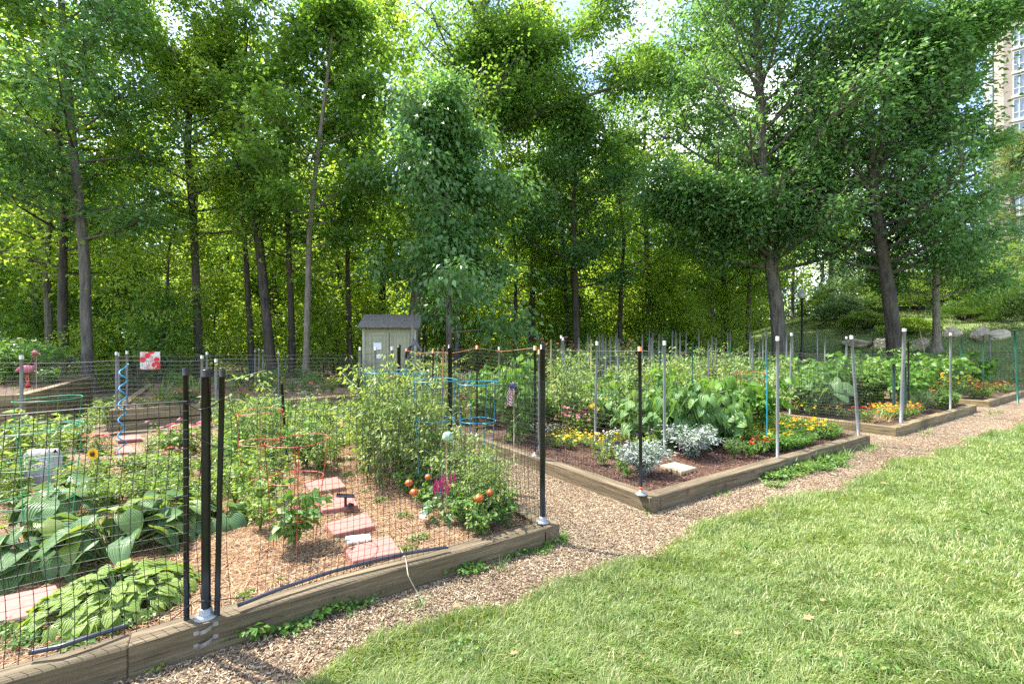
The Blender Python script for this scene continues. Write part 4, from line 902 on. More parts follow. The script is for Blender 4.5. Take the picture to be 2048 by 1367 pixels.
# apartment tower
bx = XD(2030, 56)[0]; t = thing('apartment_tower', (bx, 56, 4), 'tall tan brick apartment tower at the far right edge', 'building', rz=R(-38))
TH = 41.2 - 4; rz_ = 0
mb = MB(); mb.box((6.0, 6, TH / 2), (14.0, 12, TH)); mb.obj('wall', M['towerbrick'], t, smooth=False)
mb = MB(); mb.lathe((-.4, 1.95, 0), [(1.8, 0), (1.8, TH + .4), (1.5, TH + .9), (0.01, TH + .95)], 28); mb.obj('round_bay', M['towerbrick'], t, smooth=False)
fl = 2.95
for k in range(11):
    z = TH - 3.0 - k * fl
    if z < -1: break
    for xx in (.35, 3.6, 6.9):
        mb = MB(); wz = 2.35
        mb.box((xx, -.03, z + wz / 2), (1.0, .06, wz)); f = mb.obj('window', M['glass'], t, smooth=False)
        mb = MB()
        for px in (-.5, 0, .5): mb.box((xx + px, -.08, z + wz / 2), (.09, .06, wz))
        for pz in (0, .75, wz): mb.box((xx, -.082, z + pz), (1.1, .05, .09))
        mb.box((xx, -.1, z - .22), (1.25, .2, .25)); mb.obj('frame', M['frame'], f, smooth=False)
    for a in (-2.75,):
        mb = MB(); c_ = (-.4 + 1.8 * math.cos(a), 1.95 + 1.8 * math.sin(a), z + 1.1); mb.box(c_, (1.3, .08, 2.2), rz=a + math.pi / 2); f = mb.obj('window', M['glass'], t, smooth=False)
        mb = MB(); c2_ = (-.4 + 1.87 * math.cos(a), 1.95 + 1.87 * math.sin(a), z + 1.1); mb.box(c2_, (.08, .08, 2.2), rz=a + math.pi / 2); mb.box((c2_[0], c2_[1], z + 1.1), (1.4, .07, .08), rz=a + math.pi / 2); mb.obj('frame', M['frame'], f, smooth=False)

# ------------------------------------------------------------------ plants
def unit(v): return v / (np.linalg.norm(v, axis=-1, keepdims=True) + 1e-9)
def stems(rg, n, h, spread, r, curve=.3):
    """n arching stems; returns list of point arrays"""
    out = []
    for i in range(n):
        a = rg.uniform(0, 2 * math.pi); l = h * rg.uniform(.6, 1.05); s_ = spread * rg.uniform(.1, 1) ** .6
        k = np.linspace(0, 1, 6); rr = s_ * (k ** (1 + curve)); z = l * (k - .12 * k * k * (s_ / max(h, .01)))
        wb = rg.normal(0, .02 * h, (6, 2)) * k[:, None]
        out.append(np.stack([rr * math.cos(a) + wb[:, 0], rr * math.sin(a) + wb[:, 1], z], 1))
    return out
def along(rg, sts, n, lo=.25):
    i = rg.integers(0, len(sts), n); f = lo + (1 - lo) * rg.uniform(0, 1, n) ** .8; P_ = np.zeros((n, 3)); D_ = np.zeros((n, 3))
    for k in range(n):
        s_ = sts[i[k]]; q = f[k] * (len(s_) - 1); a = min(int(q), len(s_) - 2); P_[k] = s_[a] * (1 - q + a) + s_[a + 1] * (q - a); D_[k] = s_[a + 1] - s_[a]
    return P_, unit(D_), f
def plant(name, rg, h, spread, ns, nl, ll, lw, T, m, label, cat='plant', group=None, droop=-.2, blooms=None, off=.03, stem_r=.004, fill=0.0, lo=.2, upn=.62, sub=0):
    t = thing(name, (0, 0, -50), label, cat, group); DEF[t.name] = (label, group)
    sts = stems(rg, ns, h, spread, stem_r)
    if sub:
        more = []
        for s_ in sts:
            for k in range(sub):
                j = rg.integers(2, 5); a = rg.uniform(0, 2 * math.pi); l = h * rg.uniform(.15, .35); kk = np.linspace(0, 1, 4)[:, None]
                more.append(s_[j] + kk * np.array([math.cos(a) * l, math.sin(a) * l, l * rg.uniform(.2, .9)]))
        allst = sts + more
    else: allst = sts
    mb = MB()
    for s_ in allst: mb.tube(s_, np.linspace(stem_r, stem_r * .5, len(s_)), 4, cap=False)
    mb.obj('stem', M['stem'], t)
    p, d, f = along(rg, allst, nl, lo); a = rg.uniform(0, 2 * math.pi, nl)
    out = np.stack([np.cos(a), np.sin(a), rg.normal(droop, .3, nl)], 1); out = unit(out + .5 * np.concatenate([unit(p[:, :2] + 1e-6), np.zeros((nl, 1))], 1))
    p = p + out * np.abs(rg.normal(off, off * .6, nl))[:, None] * [1, 1, .4]
    nr = unit(np.stack([rg.normal(0, .5, nl), rg.normal(0, .5, nl), np.full(nl, upn)], 1) + .25 * out)
    mb = MB(); sz = rg.uniform(.6, 1.15, nl); mb.leaves(p, out, nr, ll * sz, lw * sz, T); mb.obj('foliage', M[m], t)
    if blooms:
        for (bm, nb, bs, zlo, TT) in blooms:
            p, d, f = along(rg, sts, nb, zlo); 
            if zlo > .9: p = np.array([sts[i % len(sts)][-1] for i in range(nb)]) + rg.normal(0, .02, (nb, 3)) * [1, 1, .6]
            p = p + [0, 0, ll * .5]; a = rg.uniform(0, 2 * math.pi, nb)
            dr = np.stack([np.cos(a), np.sin(a), 0 * a], 1); nr = unit(np.stack([rg.normal(0, .35, nb), rg.normal(-.25, .35, nb), np.ones(nb)], 1))
            dr = unit(dr - nr * (dr * nr).sum(1, keepdims=True)); mb = MB(); s2 = bs * rg.uniform(.75, 1.2, nb); mb.leaves(p, dr, nr, s2, s2, TT); mb.leaves(p + nr * bs * .12, dr, nr, s2 * .6, s2 * .6, TT); mb.obj('bloom', M[bm], t)
    KIDS[t.name] = list(t.children)
    return t
KINDS = {}
def kind(key, nvar, **kw):
    KINDS[key] = []
    for i in range(nvar): KINDS[key].append([plant(rg=np.random.default_rng(hash_(key) + i), **kw), False])
def hash_(s): return sum(ord(c) * (i + 3) for i, c in enumerate(s))
def put(key, x, y, z=None, sc=1.0, label=None, rz=None, group=None):
    v = KINDS[key][int(RNG.integers(0, len(KINDS[key])))]; rz = RNG.uniform(0, 6.28) if rz is None else rz
    if z is None: z = soilz(*to_st(x, y)) + (H(x, y))
    if not v[1]:
        v[1] = True; r = v[0]; r.location = (x, y, z); r.rotation_euler = (0, 0, rz); r.scale = (sc,) * 3 if np.isscalar(sc) else sc
        if label: r['label'] = label; r['group'] = group or label
        elif group: r['group'] = group
        return r
    return dup(v[0], (x, y, z), rz, sc, label, group)
def putp(key, u, v, z=.11, **kw):
    x, y, _ = P(u, v, z); return put(key, x, y, z, **kw)
G = dict(name='leafy_bush', h=.62, spread=.28, ns=16, nl=420, ll=.075, lw=.04, T=T_OV, m='bush', label='bushy green plant in the crowded vegetable and flower beds', group='green bushes filling the beds', sub=2)
kind('bush', 4, **G)
kind('bush2', 3, **{**G, 'm': 'bright', 'h': .7, 'll': .09, 'lw': .05, 'label': 'bright green bean-like plant in the crowded beds', 'group': 'bright green plants in the beds'})
kind('pepper', 3, **{**G, 'name': 'pepper_plant', 'h': .42, 'spread': .16, 'ns': 9, 'nl': 210, 'll': .078, 'lw': .05, 'm': 'weed', 'label': 'low leafy pepper plant in the crowded beds', 'group': 'pepper plants'})
kind('tomato', 4, name='tomato_plant', h=1.25, spread=.3, ns=8, nl=440, ll=.072, lw=.033, T=T_OV, m='tomato', label='tall straggly tomato plant among the stakes', group='tomato plants', droop=-.45, off=.06, sub=3, stem_r=.006, lo=.1)
kind('cleome', 2, name='tall_flower', h=1.15, spread=.3, ns=12, nl=420, ll=.08, lw=.026, T=T_NAR, m='bush', label='tall plant with pink flower heads among the grey poles', group='tall pink flowers', blooms=[('pink', 26, .09, .95, T_FLO)])
kind('marigold_o', 2, name='marigold', h=.24, spread=.2, ns=20, nl=420, ll=.04, lw=.014, T=T_NAR, m='bush', label='low marigold covered in orange flowers', group='orange marigolds', blooms=[('orange', 16, .05, .95, T_POM)], off=.025)
kind('marigold_y', 2, name='marigold', h=.24, spread=.2, ns=20, nl=420, ll=.04, lw=.014, T=T_NAR, m='bush', label='low marigold covered in yellow flowers', group='yellow marigolds', blooms=[('yellow', 17, .05, .95, T_POM)], off=.025)
kind('carpet', 2, name='edging_plant', h=.26, spread=.24, ns=22, nl=460, ll=.05, lw=.022, T=T_OV, m='bright', label='low bright green edging plant at the right front of the middle bed', group='low green edging plants', off=.03)
kind('red_f', 2, name='red_flower', h=.26, spread=.17, ns=18, nl=300, ll=.045, lw=.02, T=T_OV, m='bush', label='low bushy plant with bright red flowers', group='red flowers', blooms=[('red', 20, .045, .95, T_FLO)])
kind('coral_f', 2, name='coral_flower', h=.3, spread=.2, ns=18, nl=260, ll=.05, lw=.02, T=T_OV, m='weed', label='low plant with coral red flowers', group='coral flowers', blooms=[('coral', 34, .042, .95, T_FLO)])
kind('white_f', 2, name='white_flower', h=.22, spread=.2, ns=22, nl=280, ll=.035, lw=.014, T=T_OV, m='weed', label='white flowering plant in the middle bed', group='white flowers', blooms=[('white', 55, .035, .8, T_FLO)])
kind('pink_f', 2, name='pink_flower', h=.42, spread=.22, ns=14, nl=300, ll=.06, lw=.028, T=T_OV, m='bush', label='pink coneflower among the green bushes', group='pink flowers', blooms=[('pink', 18, .065, .95, T_FLO)])
kind('purple_f', 2, name='purple_flower', h=.3, spread=.15, ns=10, nl=200, ll=.06, lw=.028, T=T_OV, m='bush', label='purple heliotrope beside the silver bushes', group='purple flowers', blooms=[('purple', 60, .028, .88, T_FLO)])
kind('yellow_t', 3, name='yellow_flower', h=.55, spread=.3, ns=18, nl=380, ll=.065, lw=.026, T=T_OV, m='weed', label='tall plant dotted with yellow flowers', group='tall yellow flowers', blooms=[('yellow', 26, .06, .93, T_FLO)])
kind('silver', 2, name='silver_bush', h=.34, spread=.30, ns=60, nl=2400, ll=.045, lw=.016, T=T_LOB, m='silver', label='silver grey feathery bush', off=.02, sub=4, lo=.05, upn=.5)
kind('santolina', 1, name='feathery_herb', h=.26, spread=.16, ns=40, nl=900, ll=.03, lw=.006, T=T_NAR, m='strap', label='pale green feathery herb right of the silver bushes', off=.01, sub=2)
kind('vine', 3, name='cucumber_vine', h=.8, spread=.34, ns=8, nl=64, ll=.155, lw=.165, T=T_HEART, m='vine', label='cucumber vine with broad leaves climbing beside the pipe post', group='cucumber vines', off=.09, upn=.55, droop=-.5, stem_r=.006, sub=2, lo=.05)
kind('squash', 2, name='squash_plant', h=.75, spread=.42, ns=12, nl=46, ll=.26, lw=.26, T=T_HEART, m='hosta', label='big-leaved squash plant in the right bed', group='squash plants', off=.06, upn=.6, droop=-.5, stem_r=.008, lo=.4)
kind('bean', 3, name='climbing_bean', h=1.0, spread=.28, ns=9, nl=260, ll=.11, lw=.085, T=T_HEARTS, m='bright', label='climbing bean with bright leaves in the right bed', group='climbing beans', off=.06, upn=.5, droop=-.4, sub=2, lo=.05)
kind('weed', 4, name='path_weed', h=.09, spread=.13, ns=12, nl=110, ll=.036, lw=.024, T=T_OV, m='weed', label='low weed clump on the wood chips against the timber', group='weeds along the timbers', off=.015, stem_r=.0015, lo=.1)
kind('herb', 3, name='low_herb', h=.11, spread=.13, ns=12, nl=120, ll=.036, lw=.024, T=T_OV, m='bush', label='low green herb filling the bed', group='low herbs in the beds', off=.015, stem_r=.0015, lo=.1)
kind('weed_y', 2, name='path_weed', h=.08, spread=.07, ns=5, nl=26, ll=.035, lw=.03, T=T_LOB, m='hosta2', label='yellowish seedling at the foot of the timber', group='yellowish seedlings', off=.012, stem_r=.0015, lo=.3)
kind('sunflower', 1, name='sunflower', h=.42, spread=.03, ns=1, nl=10, ll=.1, lw=.07, T=T_OV, m='bush', label='single yellow sunflower left of the blue spiral stake', off=.02, stem_r=.006)
kind('milkweed', 2, name='milkweed', h=.75, spread=.18, ns=9, nl=190, ll=.12, lw=.034, T=T_OV, m='tomato', label='tall upright narrow-leaved green plant', group='tall narrow-leaved plants', off=.02, droop=.1)
kind('grassy', 2, name='ornamental_grass', h=.45, spread=.25, ns=90, nl=90, ll=.05, lw=.006, T=T_NAR, m='strap', label='fine leaved grassy herb in the right bed', off=.01, stem_r=.003)
def strap_plant(rg, h, n, wd, m, label, bl=None, name='strap_leaf_plant', stiff=.2, group=None):
    t = thing(name, (0, 0, -50), label, 'plant', group); DEF[t.name] = (label, group); mb = MB(); a = rg.uniform(0, 2 * math.pi, n); e = np.abs(rg.normal(stiff, stiff * .6, n))
    dr = unit(np.stack([np.cos(a) * e, np.sin(a) * e, np.ones(n)], 1)); nr = unit(np.stack([np.cos(a), np.sin(a), -e], 1)) * -1
    mb.leaves(np.stack([np.cos(a), np.sin(a), 0 * a], 1) * .03, dr, nr, h * rg.uniform(.6, 1.1, n), wd, T_STRAP); mb.obj('foliage', M[m], t)
    if bl:
        mb = MB(); nb = 3; tips = [(.06 * math.cos(k * 2), .06 * math.sin(k * 2), h * (1.1 + .1 * k)) for k in range(nb)]
        for q in tips: mb.tube([(0, 0, 0), (q[0] * .5, q[1] * .5, q[2] * .6), q], .003, 4)
        mb.obj('stem', M['stem'], t); mb = MB(); q = np.array(tips); 
        for q_ in q: mb = MB(); V_, F_, U_ = petal_flower(6, .5); mb.leaves(q_[None], np.array([[1, 0, .1]]), np.array([[0, -.6, .8]]), .11, .11, (V_, F_, U_)); mb.obj('bloom', M[bl], t)
    KIDS[t.name] = list(t.children); return t
for k, a in dict(daylily=dict(h=.36, n=46, wd=.013, m='strap', label='grassy daylily clump with a yellow flower in the middle bed', bl='yellow', name='daylily'), iris=dict(h=.6, n=22, wd=.03, m='strap', label='iris clump with upright sword leaves', name='iris', stiff=.22, group='irises'),
                 bladegrass=dict(h=.14, n=30, wd=.006, m='weed', label='grass tuft at the foot of the timber', name='grass_tuft', stiff=.5, group='grass tufts by the timbers')).items():
    KINDS[k] = [[strap_plant(np.random.default_rng(hash_(k)), **a), False], [strap_plant(np.random.default_rng(hash_(k) + 5), **a), False]]
def hosta(rg, n, ll, lw, rad, h, m, T, label):
    t = thing('hosta', (0, 0, -50), label, 'plant'); a = rg.uniform(0, 2 * math.pi, n); f = rg.uniform(.1, 1, n) ** .6; r = rad * f
    z = h * (1.05 - .65 * f ** 1.5) * rg.uniform(.75, 1.1, n); p = np.stack([r * np.cos(a), r * np.sin(a), z], 1)
    a2 = a + rg.normal(0, .5, n); d = unit(np.stack([np.cos(a2), np.sin(a2), .35 - .9 * f + rg.normal(0, .3, n)], 1)); nr = unit(np.stack([rg.normal(0, .25, n) + .3 * np.cos(a) * f, rg.normal(0, .25, n) + .3 * np.sin(a) * f, np.ones(n)], 1))
    mb = MB(); s_ = rg.uniform(.65, 1.1, n); mb.leaves(p, d, nr, ll * s_, lw * s_, T); mb.obj('foliage', M[m], t)
    mb = MB()
    for q in p: mb.tube([(q[0] * .1, q[1] * .1, -.03), (q[0] * .5, q[1] * .5, q[2] * .62), tuple(q)], [.005, .004, .003], 4, cap=False)
    mb.obj('stem', M['stem'], t); KIDS[t.name] = list(t.children); return t
HL = {}
for i, (u, v, d, n, ll, rad, h, sc, lb) in enumerate([(225, 1130, 3.05, 52, .205, .31, .34, 1, 'large blue-green hosta in the middle of the hosta group'), (50, 1150, 2.95, 44, .21, .29, .30, 1, 'large blue-green hosta at the left edge with its leaf over the pink paver'),
        (130, 1040, 3.9, 36, .2, .26, .27, 1, 'blue-green hosta behind the two front ones'), (325, 1060, 3.5, 36, .2, .25, .28, 1, 'blue-green hosta just left of the three black posts'), (432, 1030, 3.6, 9, .2, .12, .2, 1, 'small hosta between the black posts')]):
    t = hosta(np.random.default_rng(40 + i), n, ll, ll * .86, rad, h, 'hosta', T_HEART, lb); x, y = XD(u, d); t.location = (x, y, .11)
t = hosta(np.random.default_rng(60), 330, .082, .068, .34, .16, 'hosta2', T_HEARTS, 'low lime green hosta mound behind the front timber at lower left'); x, y = XD(235, 2.53); t.location = (x, y, .11)

# --- nearest bed (behind the netting)
rs = random.Random(5)
pw = [(510, 1256, 1.25), (555, 1252, .9), (640, 1218, 1.2), (690, 1205, .8), (920, 1134, 1.1), (945, 1112, 1.1), (1012, 1104, 1.2), (1100, 1080, .9), (1045, 1100, .7), (280, 1290, .9), (1440, 985, .45)]
for u, v, s_ in pw: [putp('weed', u + RNG.normal(0, 22), v + 6 + RNG.normal(0, 4) - (RNG.normal(0, 1)), .0, sc=s_ * RNG.uniform(.7, 1.1)) for _ in range(5)]
for u, v, s_ in [(333, 1300, 1), (352, 1296, 1), (240, 1318, 1.1), (270, 1322, 1.3), (480, 1270, .9), (378, 1300, .9), (300, 1340, .8), (500, 1262, .8), (1063, 1090, .8), (760, 1180, 1.2), (965, 1120, .8), (1295, 1028, .7)]: putp('weed_y', u, v, .0, sc=s_)
for k in range(38):
    u = 1525 + k * 4.3 + RNG.normal(0, 5); putp('weed', u, 960 - k * 1.0 + RNG.normal(0, 7), 0.0, sc=RNG.uniform(.8, 1.4))
for k in range(8): putp('bladegrass', 1540 + k * 22, 950 - k * 5, 0.0, sc=RNG.uniform(.8, 1.6))
for u, v in ((1735, 905), (1745, 898), (1850, 868), (1985, 830), (1995, 826), (1690, 915)): putp('bladegrass', u, v, 0, sc=1.2)
for u, v in ((700, 1200), (555, 1240), (1000, 1130), (830, 1210), (950, 1230)): putp('bladegrass', u, v + 10, 0, sc=.7)
for k in range(36):
    v = 900 + 460 * rs.random() ** .8; u = rs.uniform(900, 2040); x, y, _ = P(u, v, 0); s_, t_ = to_st(x, y)
    if t_ < lawn_edge(s_) - .15: put('weed', x, y, .015, sc=rs.uniform(.35, .7), label='broadleaf weed growing in the lawn', group='weeds in the lawn')
# seedlings on the straw
for k in range(120):
    s_ = rs.uniform(-5.8, -1.3); t_ = rs.uniform(.2, 3.6); x, y = st(s_, t_); put('weed', x, y, .112, sc=rs.uniform(.25, .75), label='tiny weed seedling scattered over the pine straw', group='seedlings on the straw')
for u, v in ((130, 1288), (170, 1290), (90, 1275), (220, 1265), (280, 1245), (30, 1290), (0, 1270)): putp('weed', u, v, .12, sc=.7)
putp('pepper', 590, 1100, .11, sc=1.15, label='leafy pepper plant growing inside the front red cage')
for u, v, s_ in ((925, 1052, .7), (965, 1060, .85), (985, 1045, .8), (850, 1015, .6), (815, 990, .6), (925, 1030, .7), (1005, 1055, .6), (960, 1075, .6), (840, 985, .8)):
    putp('pepper', u, v, .11, sc=s_)
for u, v, s_ in ((900, 1010, .62), (930, 1000, .66), (960, 1020, .6), (850, 985, .62), (870, 965, .72), (985, 1010, .5), (975, 1040, .5), (1000, 1050, .42), (940, 1040, .5), (830, 960, .7)):
    putp('tomato', u, v, .11, sc=s_)
for u, d, s_ in ((740, 4.9, 1.02), (775, 5.2, 1.05), (820, 5.0, 1.0), (845, 4.7, .95), (720, 5.4, .98), (800, 5.6, 1.0), (870, 4.5, .72), (760, 4.5, .8), (490, 5.6, 1.0)):
    x, y = XD(u, d); put('tomato', x, y, .11, sc=s_)
for u, d, s_ in ((735, 4.7, 1.08), (800, 4.5, 1.1), (850, 4.4, .98), (768, 5.0, 1.16), (825, 4.8, 1.12)): x, y = XD(u, d); put('tomato', x, y, .11, sc=(s_ * .6, s_ * .6, s_ * 1.02))
# bushes filling the back of the nearest bed
cnt = 0
for k in range(400):
    s_ = rs.uniform(-5.6, -1.35); t_ = rs.uniform(1.8, 6.6); x, y = st(s_, t_)
    u = 1024 + x / y * FPX; v = HOR + (CAM_H - .11) / y * FPX
    lim = 1000 if u < 520 else (955 if u < 760 else 985 if u < 850 else 900)
    if u < 445 or v > lim or u > 900: continue
    if any((x - a) ** 2 + (y - b) ** 2 < .065 for a, b in HL.get('pts', [])): continue
    HL.setdefault('pts', []).append((x, y)); cnt += 1
    kk = rs.choice(['bush', 'bush', 'bush2', 'pepper', 'tomato', 'milkweed']); put(kk, x, y, .11, sc=rs.uniform(.62, .92) * (.75 if kk in ('tomato', 'milkweed') else 1))
for u, v, s_ in ((470, 1010, .7), (500, 1035, .6), (520, 1060, .5), (460, 975, .8), (545, 1000, .7), (640, 950, .6)): putp('bush', u, v, .11, sc=s_)
# left part of the nearest bed
SF = putp('sunflower', 190, 985, .11, rz=0); x, y, _ = P(190, 985, .11)
zc = zt_at(906, y); mb = MB(); a = np.linspace(0, 2 * math.pi, 19)[:-1]
zr = zc - SF.location.z; c0 = np.array([0, -.02, zr])
mb.leaves(np.tile(c0, (18, 1)), np.stack([np.cos(a), 0 * a - .1, np.sin(a)], 1), np.tile([0, -1, 0.], (18, 1)), .066, .022, T_NAR)
mb.leaves(np.tile(c0, (18, 1)), np.stack([np.cos(a + .17), 0 * a - .1, np.sin(a + .17)], 1), np.tile([0, -1, 0.], (18, 1)), .06, .022, T_NAR)
mb.obj('petals', M['yellow'], SF); mb = MB(); mb.ball((0, -.03, zr), .025, 12); mb.V[-1][:, 1] = -.03 + (mb.V[-1][:, 1] + .03) * .4; mb.obj('flower_centre', M['brown'], SF)
for u, v, s_ in ((205, 915, .95), (190, 905, .8), (155, 903, .7)): putp('coral_f', u, v, .11, sc=s_, label='coral red flowers behind the sunflower', group='coral flowers behind the sunflower')
for u, v, s_ in ((335, 905, 1.0), (365, 895, .9), (390, 905, 1.0), (330, 950, .8)): putp('pink_f', u, v, .11, sc=s_, label='tall plant with salmon pink flower heads left of the black posts', group='salmon pink flowers')
for u, d, s_ in ((85, 5.0, 1.05), (60, 5.1, .95), (110, 4.9, .95), (20, 5.0, .9), (35, 4.2, .8)): x, y = XD(u, d); put('milkweed', x, y, .11, sc=s_)
for u, v, s_ in ((215, 860, .9), (190, 855, .8), (180, 870, .7)): putp('milkweed', u, v, 0, sc=s_, label='milkweed-like plant before the gap between the tall beds', group='plants before the grass gap')
for k in range(210):
    u = rs.uniform(-20, 450); v = rs.uniform(880, 1040)
    if 165 < u < 300 and v < 935: continue
    if abs(u - 86) < 50 and 955 < v: continue
    putp(rs.choice(['bush', 'herb', 'pepper', 'herb', 'milkweed' if u < 150 else 'herb']), u, v, .11, sc=rs.uniform(.3, .6) if v > 930 else rs.uniform(.5, .8))
for u, v, s_ in ((215, 1010, .45), (245, 1000, .5), (270, 1020, .5), (130, 1000, .4), (300, 1010, .4)): putp('bush', u, v, .11, sc=s_)
for u, v, s_ in ((310, 1010, .6), (340, 990, .6), (150, 1010, .35)): putp('iris', u, v, .11, sc=s_)
# fruits and magenta flowers
for u, v, d, r, lb in ((818, 965, 3.75, .034, 'yellow orange tomato, upper of the left pair'), (828, 984, 3.7, .037, 'yellow orange tomato, lower of the left pair'), (958, 996, 3.45, .038, 'orange red tomato right of the magenta flowers'), (980, 984, 3.5, .03, 'smaller orange tomato touching the orange red one'), (856, 953, 3.75, .028, 'red tomato above the magenta flowers')):
    x, y, z = PD(u, v, d); t = thing('tomato_fruit', (x, y, z - r), lb, 'tomato'); mb = MB(); mb.ball((0, 0, r), r, 18, sq=.8, ribs=9); mb.obj('skin', M['tom'], t)
    mb = MB(); a = np.linspace(0, 6.28, 6)[:-1]; mb.leaves(np.tile([0, 0, r * 1.78], (5, 1)), np.stack([np.cos(a), np.sin(a), -.2 + 0 * a], 1), np.tile([0, 0, 1.], (5, 1)), r * .7, r * .25, T_NAR); mb.tube([(0, 0, r * 1.7), (.01, .01, r * 3.2)], .003, 4); mb.obj('calyx', M['stem'], t)
x, y, _ = P(888, 1040, .11); t = thing('celosia', (x, y, .11), 'dark leaved plant with magenta flower spikes in front of the tomatoes', 'plant')
mb = MB(); n = 90; a = RNG.uniform(0, 6.28, n); rr = .13 * np.sqrt(RNG.uniform(0, 1, n)); p = np.stack([rr * np.cos(a), rr * np.sin(a), RNG.uniform(.02, .22, n)], 1); mb.leaves(p, np.stack([np.cos(a), np.sin(a), 0 * a - .1], 1), np.stack([RNG.normal(0, .4, n), RNG.normal(0, .4, n), np.ones(n)], 1), .08, .04, T_OV); mb.obj('foliage', M['oak_blue'], t)
mb = MB()
for k in range(11):
    a = k * 2.4; r0 = .1 * math.sqrt((k + .5) / 11); h0 = .2 + .05 * (k % 3); 
    for q in range(26):
        f = q / 26; mb.leaves([(r0 * math.cos(a), r0 * math.sin(a) - .02, h0 + .085 * f)], [(math.cos(q * 2.4) * .5, math.sin(q * 2.4) * .5, .8)], [(math.cos(q * 2.4), math.sin(q * 2.4), .2)], .032, .012 * (1.4 - f), T_NAR)
mb.obj('bloom', M['magenta'], t)

# --- middle bed
put('silver', *P(1283, 948, .12)[:2], .11, sc=1.15, label='silver bush behind the orange-capped corner post'); x, y, _ = P(1383, 912, .12); put('silver', x, y, .11, sc=1.3, label='wider silver bush beside the tan paver')
putp('santolina', 1468, 915, .12, sc=1.0)
for u, v, s_ in ((1290, 905, 1.1), (1325, 895, 1.15), (1205, 930, .7), (1240, 940, .75), (1222, 915, .8)): putp('purple_f', u, v, .12, sc=s_)
for u, v in ((1110, 895), (1140, 897), (1170, 892), (1125, 885), (1155, 885), (1260, 868), (1285, 872)): putp('marigold_y', u, v, .12, sc=.85, label='yellow marigold mound near the front of the middle bed', group='yellow marigolds in the middle bed')
for u, v in ((1085, 880), (1065, 870), (1115, 870), (1210, 885), (1250, 880)): putp('white_f', u, v, .12, sc=.85)
for u, v in ((1180, 848), (1205, 852), (1225, 862), (1270, 850)): putp('white_f', u, v, .12, sc=.8)
for u, v in ((1195, 900), (1215, 893), (1235, 885)): putp('marigold_y', u, v, .12, sc=.7)
for u, v in ((1262, 880), (1285, 865), (1505, 905), (1522, 905)): putp('red_f', u, v, .12, sc=.75, label='low red flowers in the middle bed', group='red flowers in the middle bed')
putp('daylily', 1187, 868, .12, sc=1.0)
for u, v, s_ in ((1045, 862, 1.0), (1060, 858, .9), (1035, 855, .9)): putp('iris', u, v, .12, sc=s_)
for u, v, s_ in ((1470, 900, .7), (1440, 885, .6), (1240, 925, .5), (1255, 955, .35), (1320, 880, .5), (1500, 915, .5), (1525, 910, .5)): putp('pepper', u, v, .12, sc=s_)
# marigold carpet front right
for k in range(95):
    s_ = rs.uniform(2.9, 4.95); t_ = rs.uniform(.28, 1.7); x, y = st(s_, t_); kk = rs.choice(['marigold_y', 'carpet', 'carpet', 'marigold_o', 'marigold_y', 'carpet'])
    put(kk, x, y, .115, sc=rs.uniform(.8, 1.1))
def fill(n, box, kinds, sc, mind, avoid=None, z=None):
    pts = []
    for k in range(n * 8):
        if len(pts) >= n: break
        s_ = rs.uniform(box[0], box[1]); t_ = rs.uniform(box[2], box[3])
        if any((s_ - a) ** 2 + (t_ - b) ** 2 < mind ** 2 for a, b in pts): continue
        x, y = st(s_, t_); u = 1024 + x / y * FPX
        if abs(u - 1024) > 1150 or (avoid and avoid(u, HOR + CAM_H / y * FPX)): continue
        pts.append((s_, t_)); put(rs.choice(kinds), x, y, z, sc=rs.uniform(*sc))
# cucumbers
for s_, t_, c in ((2.1, 1.35, .95), (2.5, 1.15, .8), (2.9, 1.1, .85), (3.3, 1.3, 1.0), (2.7, 1.5, 1.1), (3.6, 1.4, .9), (1.9, 1.75, 1.1), (2.3, 1.5, 1.0), (2.7, 1.7, .95), (2.3, 2.2, 1.15), (2.8, 2.4, 1.3), (3.2, 2.0, 1.1), (2.5, 2.9, 1.35), (3.4, 2.9, 1.25), (3.0, 1.35, .7), (3.5, 1.7, .95), (3.9, 2.1, 1.0)): x, y = st(s_, t_); put('vine', x, y, .11, sc=c)
fill(120, (.35, 4.95, 1.6, 6.7), ['bush', 'bush', 'bush2', 'tomato', 'pink_f', 'bush', 'yellow_t', 'bush2', 'red_f', 'bean', 'tomato', 'yellow_t', 'milkweed'], (.8, 1.2), .27, avoid=lambda u, v: v > 885 - (u < 1120) * 12)
for u, d, s_ in ((1040, 7.0, 1.0), (1025, 6.8, .95), (1055, 7.2, .9), (1040, 6.6, .8)):
    x, y = XD(u, d); put('bean', x, y, .11, sc=(s_ * .8, s_ * .8, s_ * 1.35), label='leafy vine climbing a pole just left of the thick corner post', group='vine climbing the pole')
for u, d in ((1165, 7.2), (1150, 7.4), (1175, 7.5)): x, y = XD(u, d); put('pink_f', x, y, .11, sc=1.0)
for u, d, s_ in ((1345, 6.3, .9), (1372, 6.5, 1.0), (1405, 6.3, 1.0), (1440, 6.6, .95), (1470, 6.4, .85)): x, y = XD(u, d); put('vine', x, y, .11, sc=(s_ * .9, s_ * .9, s_ * 1.35), label='cucumber vine climbing high up the stakes', group='climbing cucumber vines')
for u, d, s_ in ((1460, 6.9, 1.1), (1345, 7.0, 1.1), (1530, 7.0, 1.0)): x, y = XD(u, d); put('bean', x, y, .11, sc=s_)
for u, d, s_ in ((1300, 8, 1.05), (1270, 8.5, 1.0), (1470, 8, 1.05), (1500, 7.5, 1.0), (1540, 8, 1.05), (1240, 7.5, .8)): x, y = XD(u, d); put('tomato', x, y, .11, sc=s_)
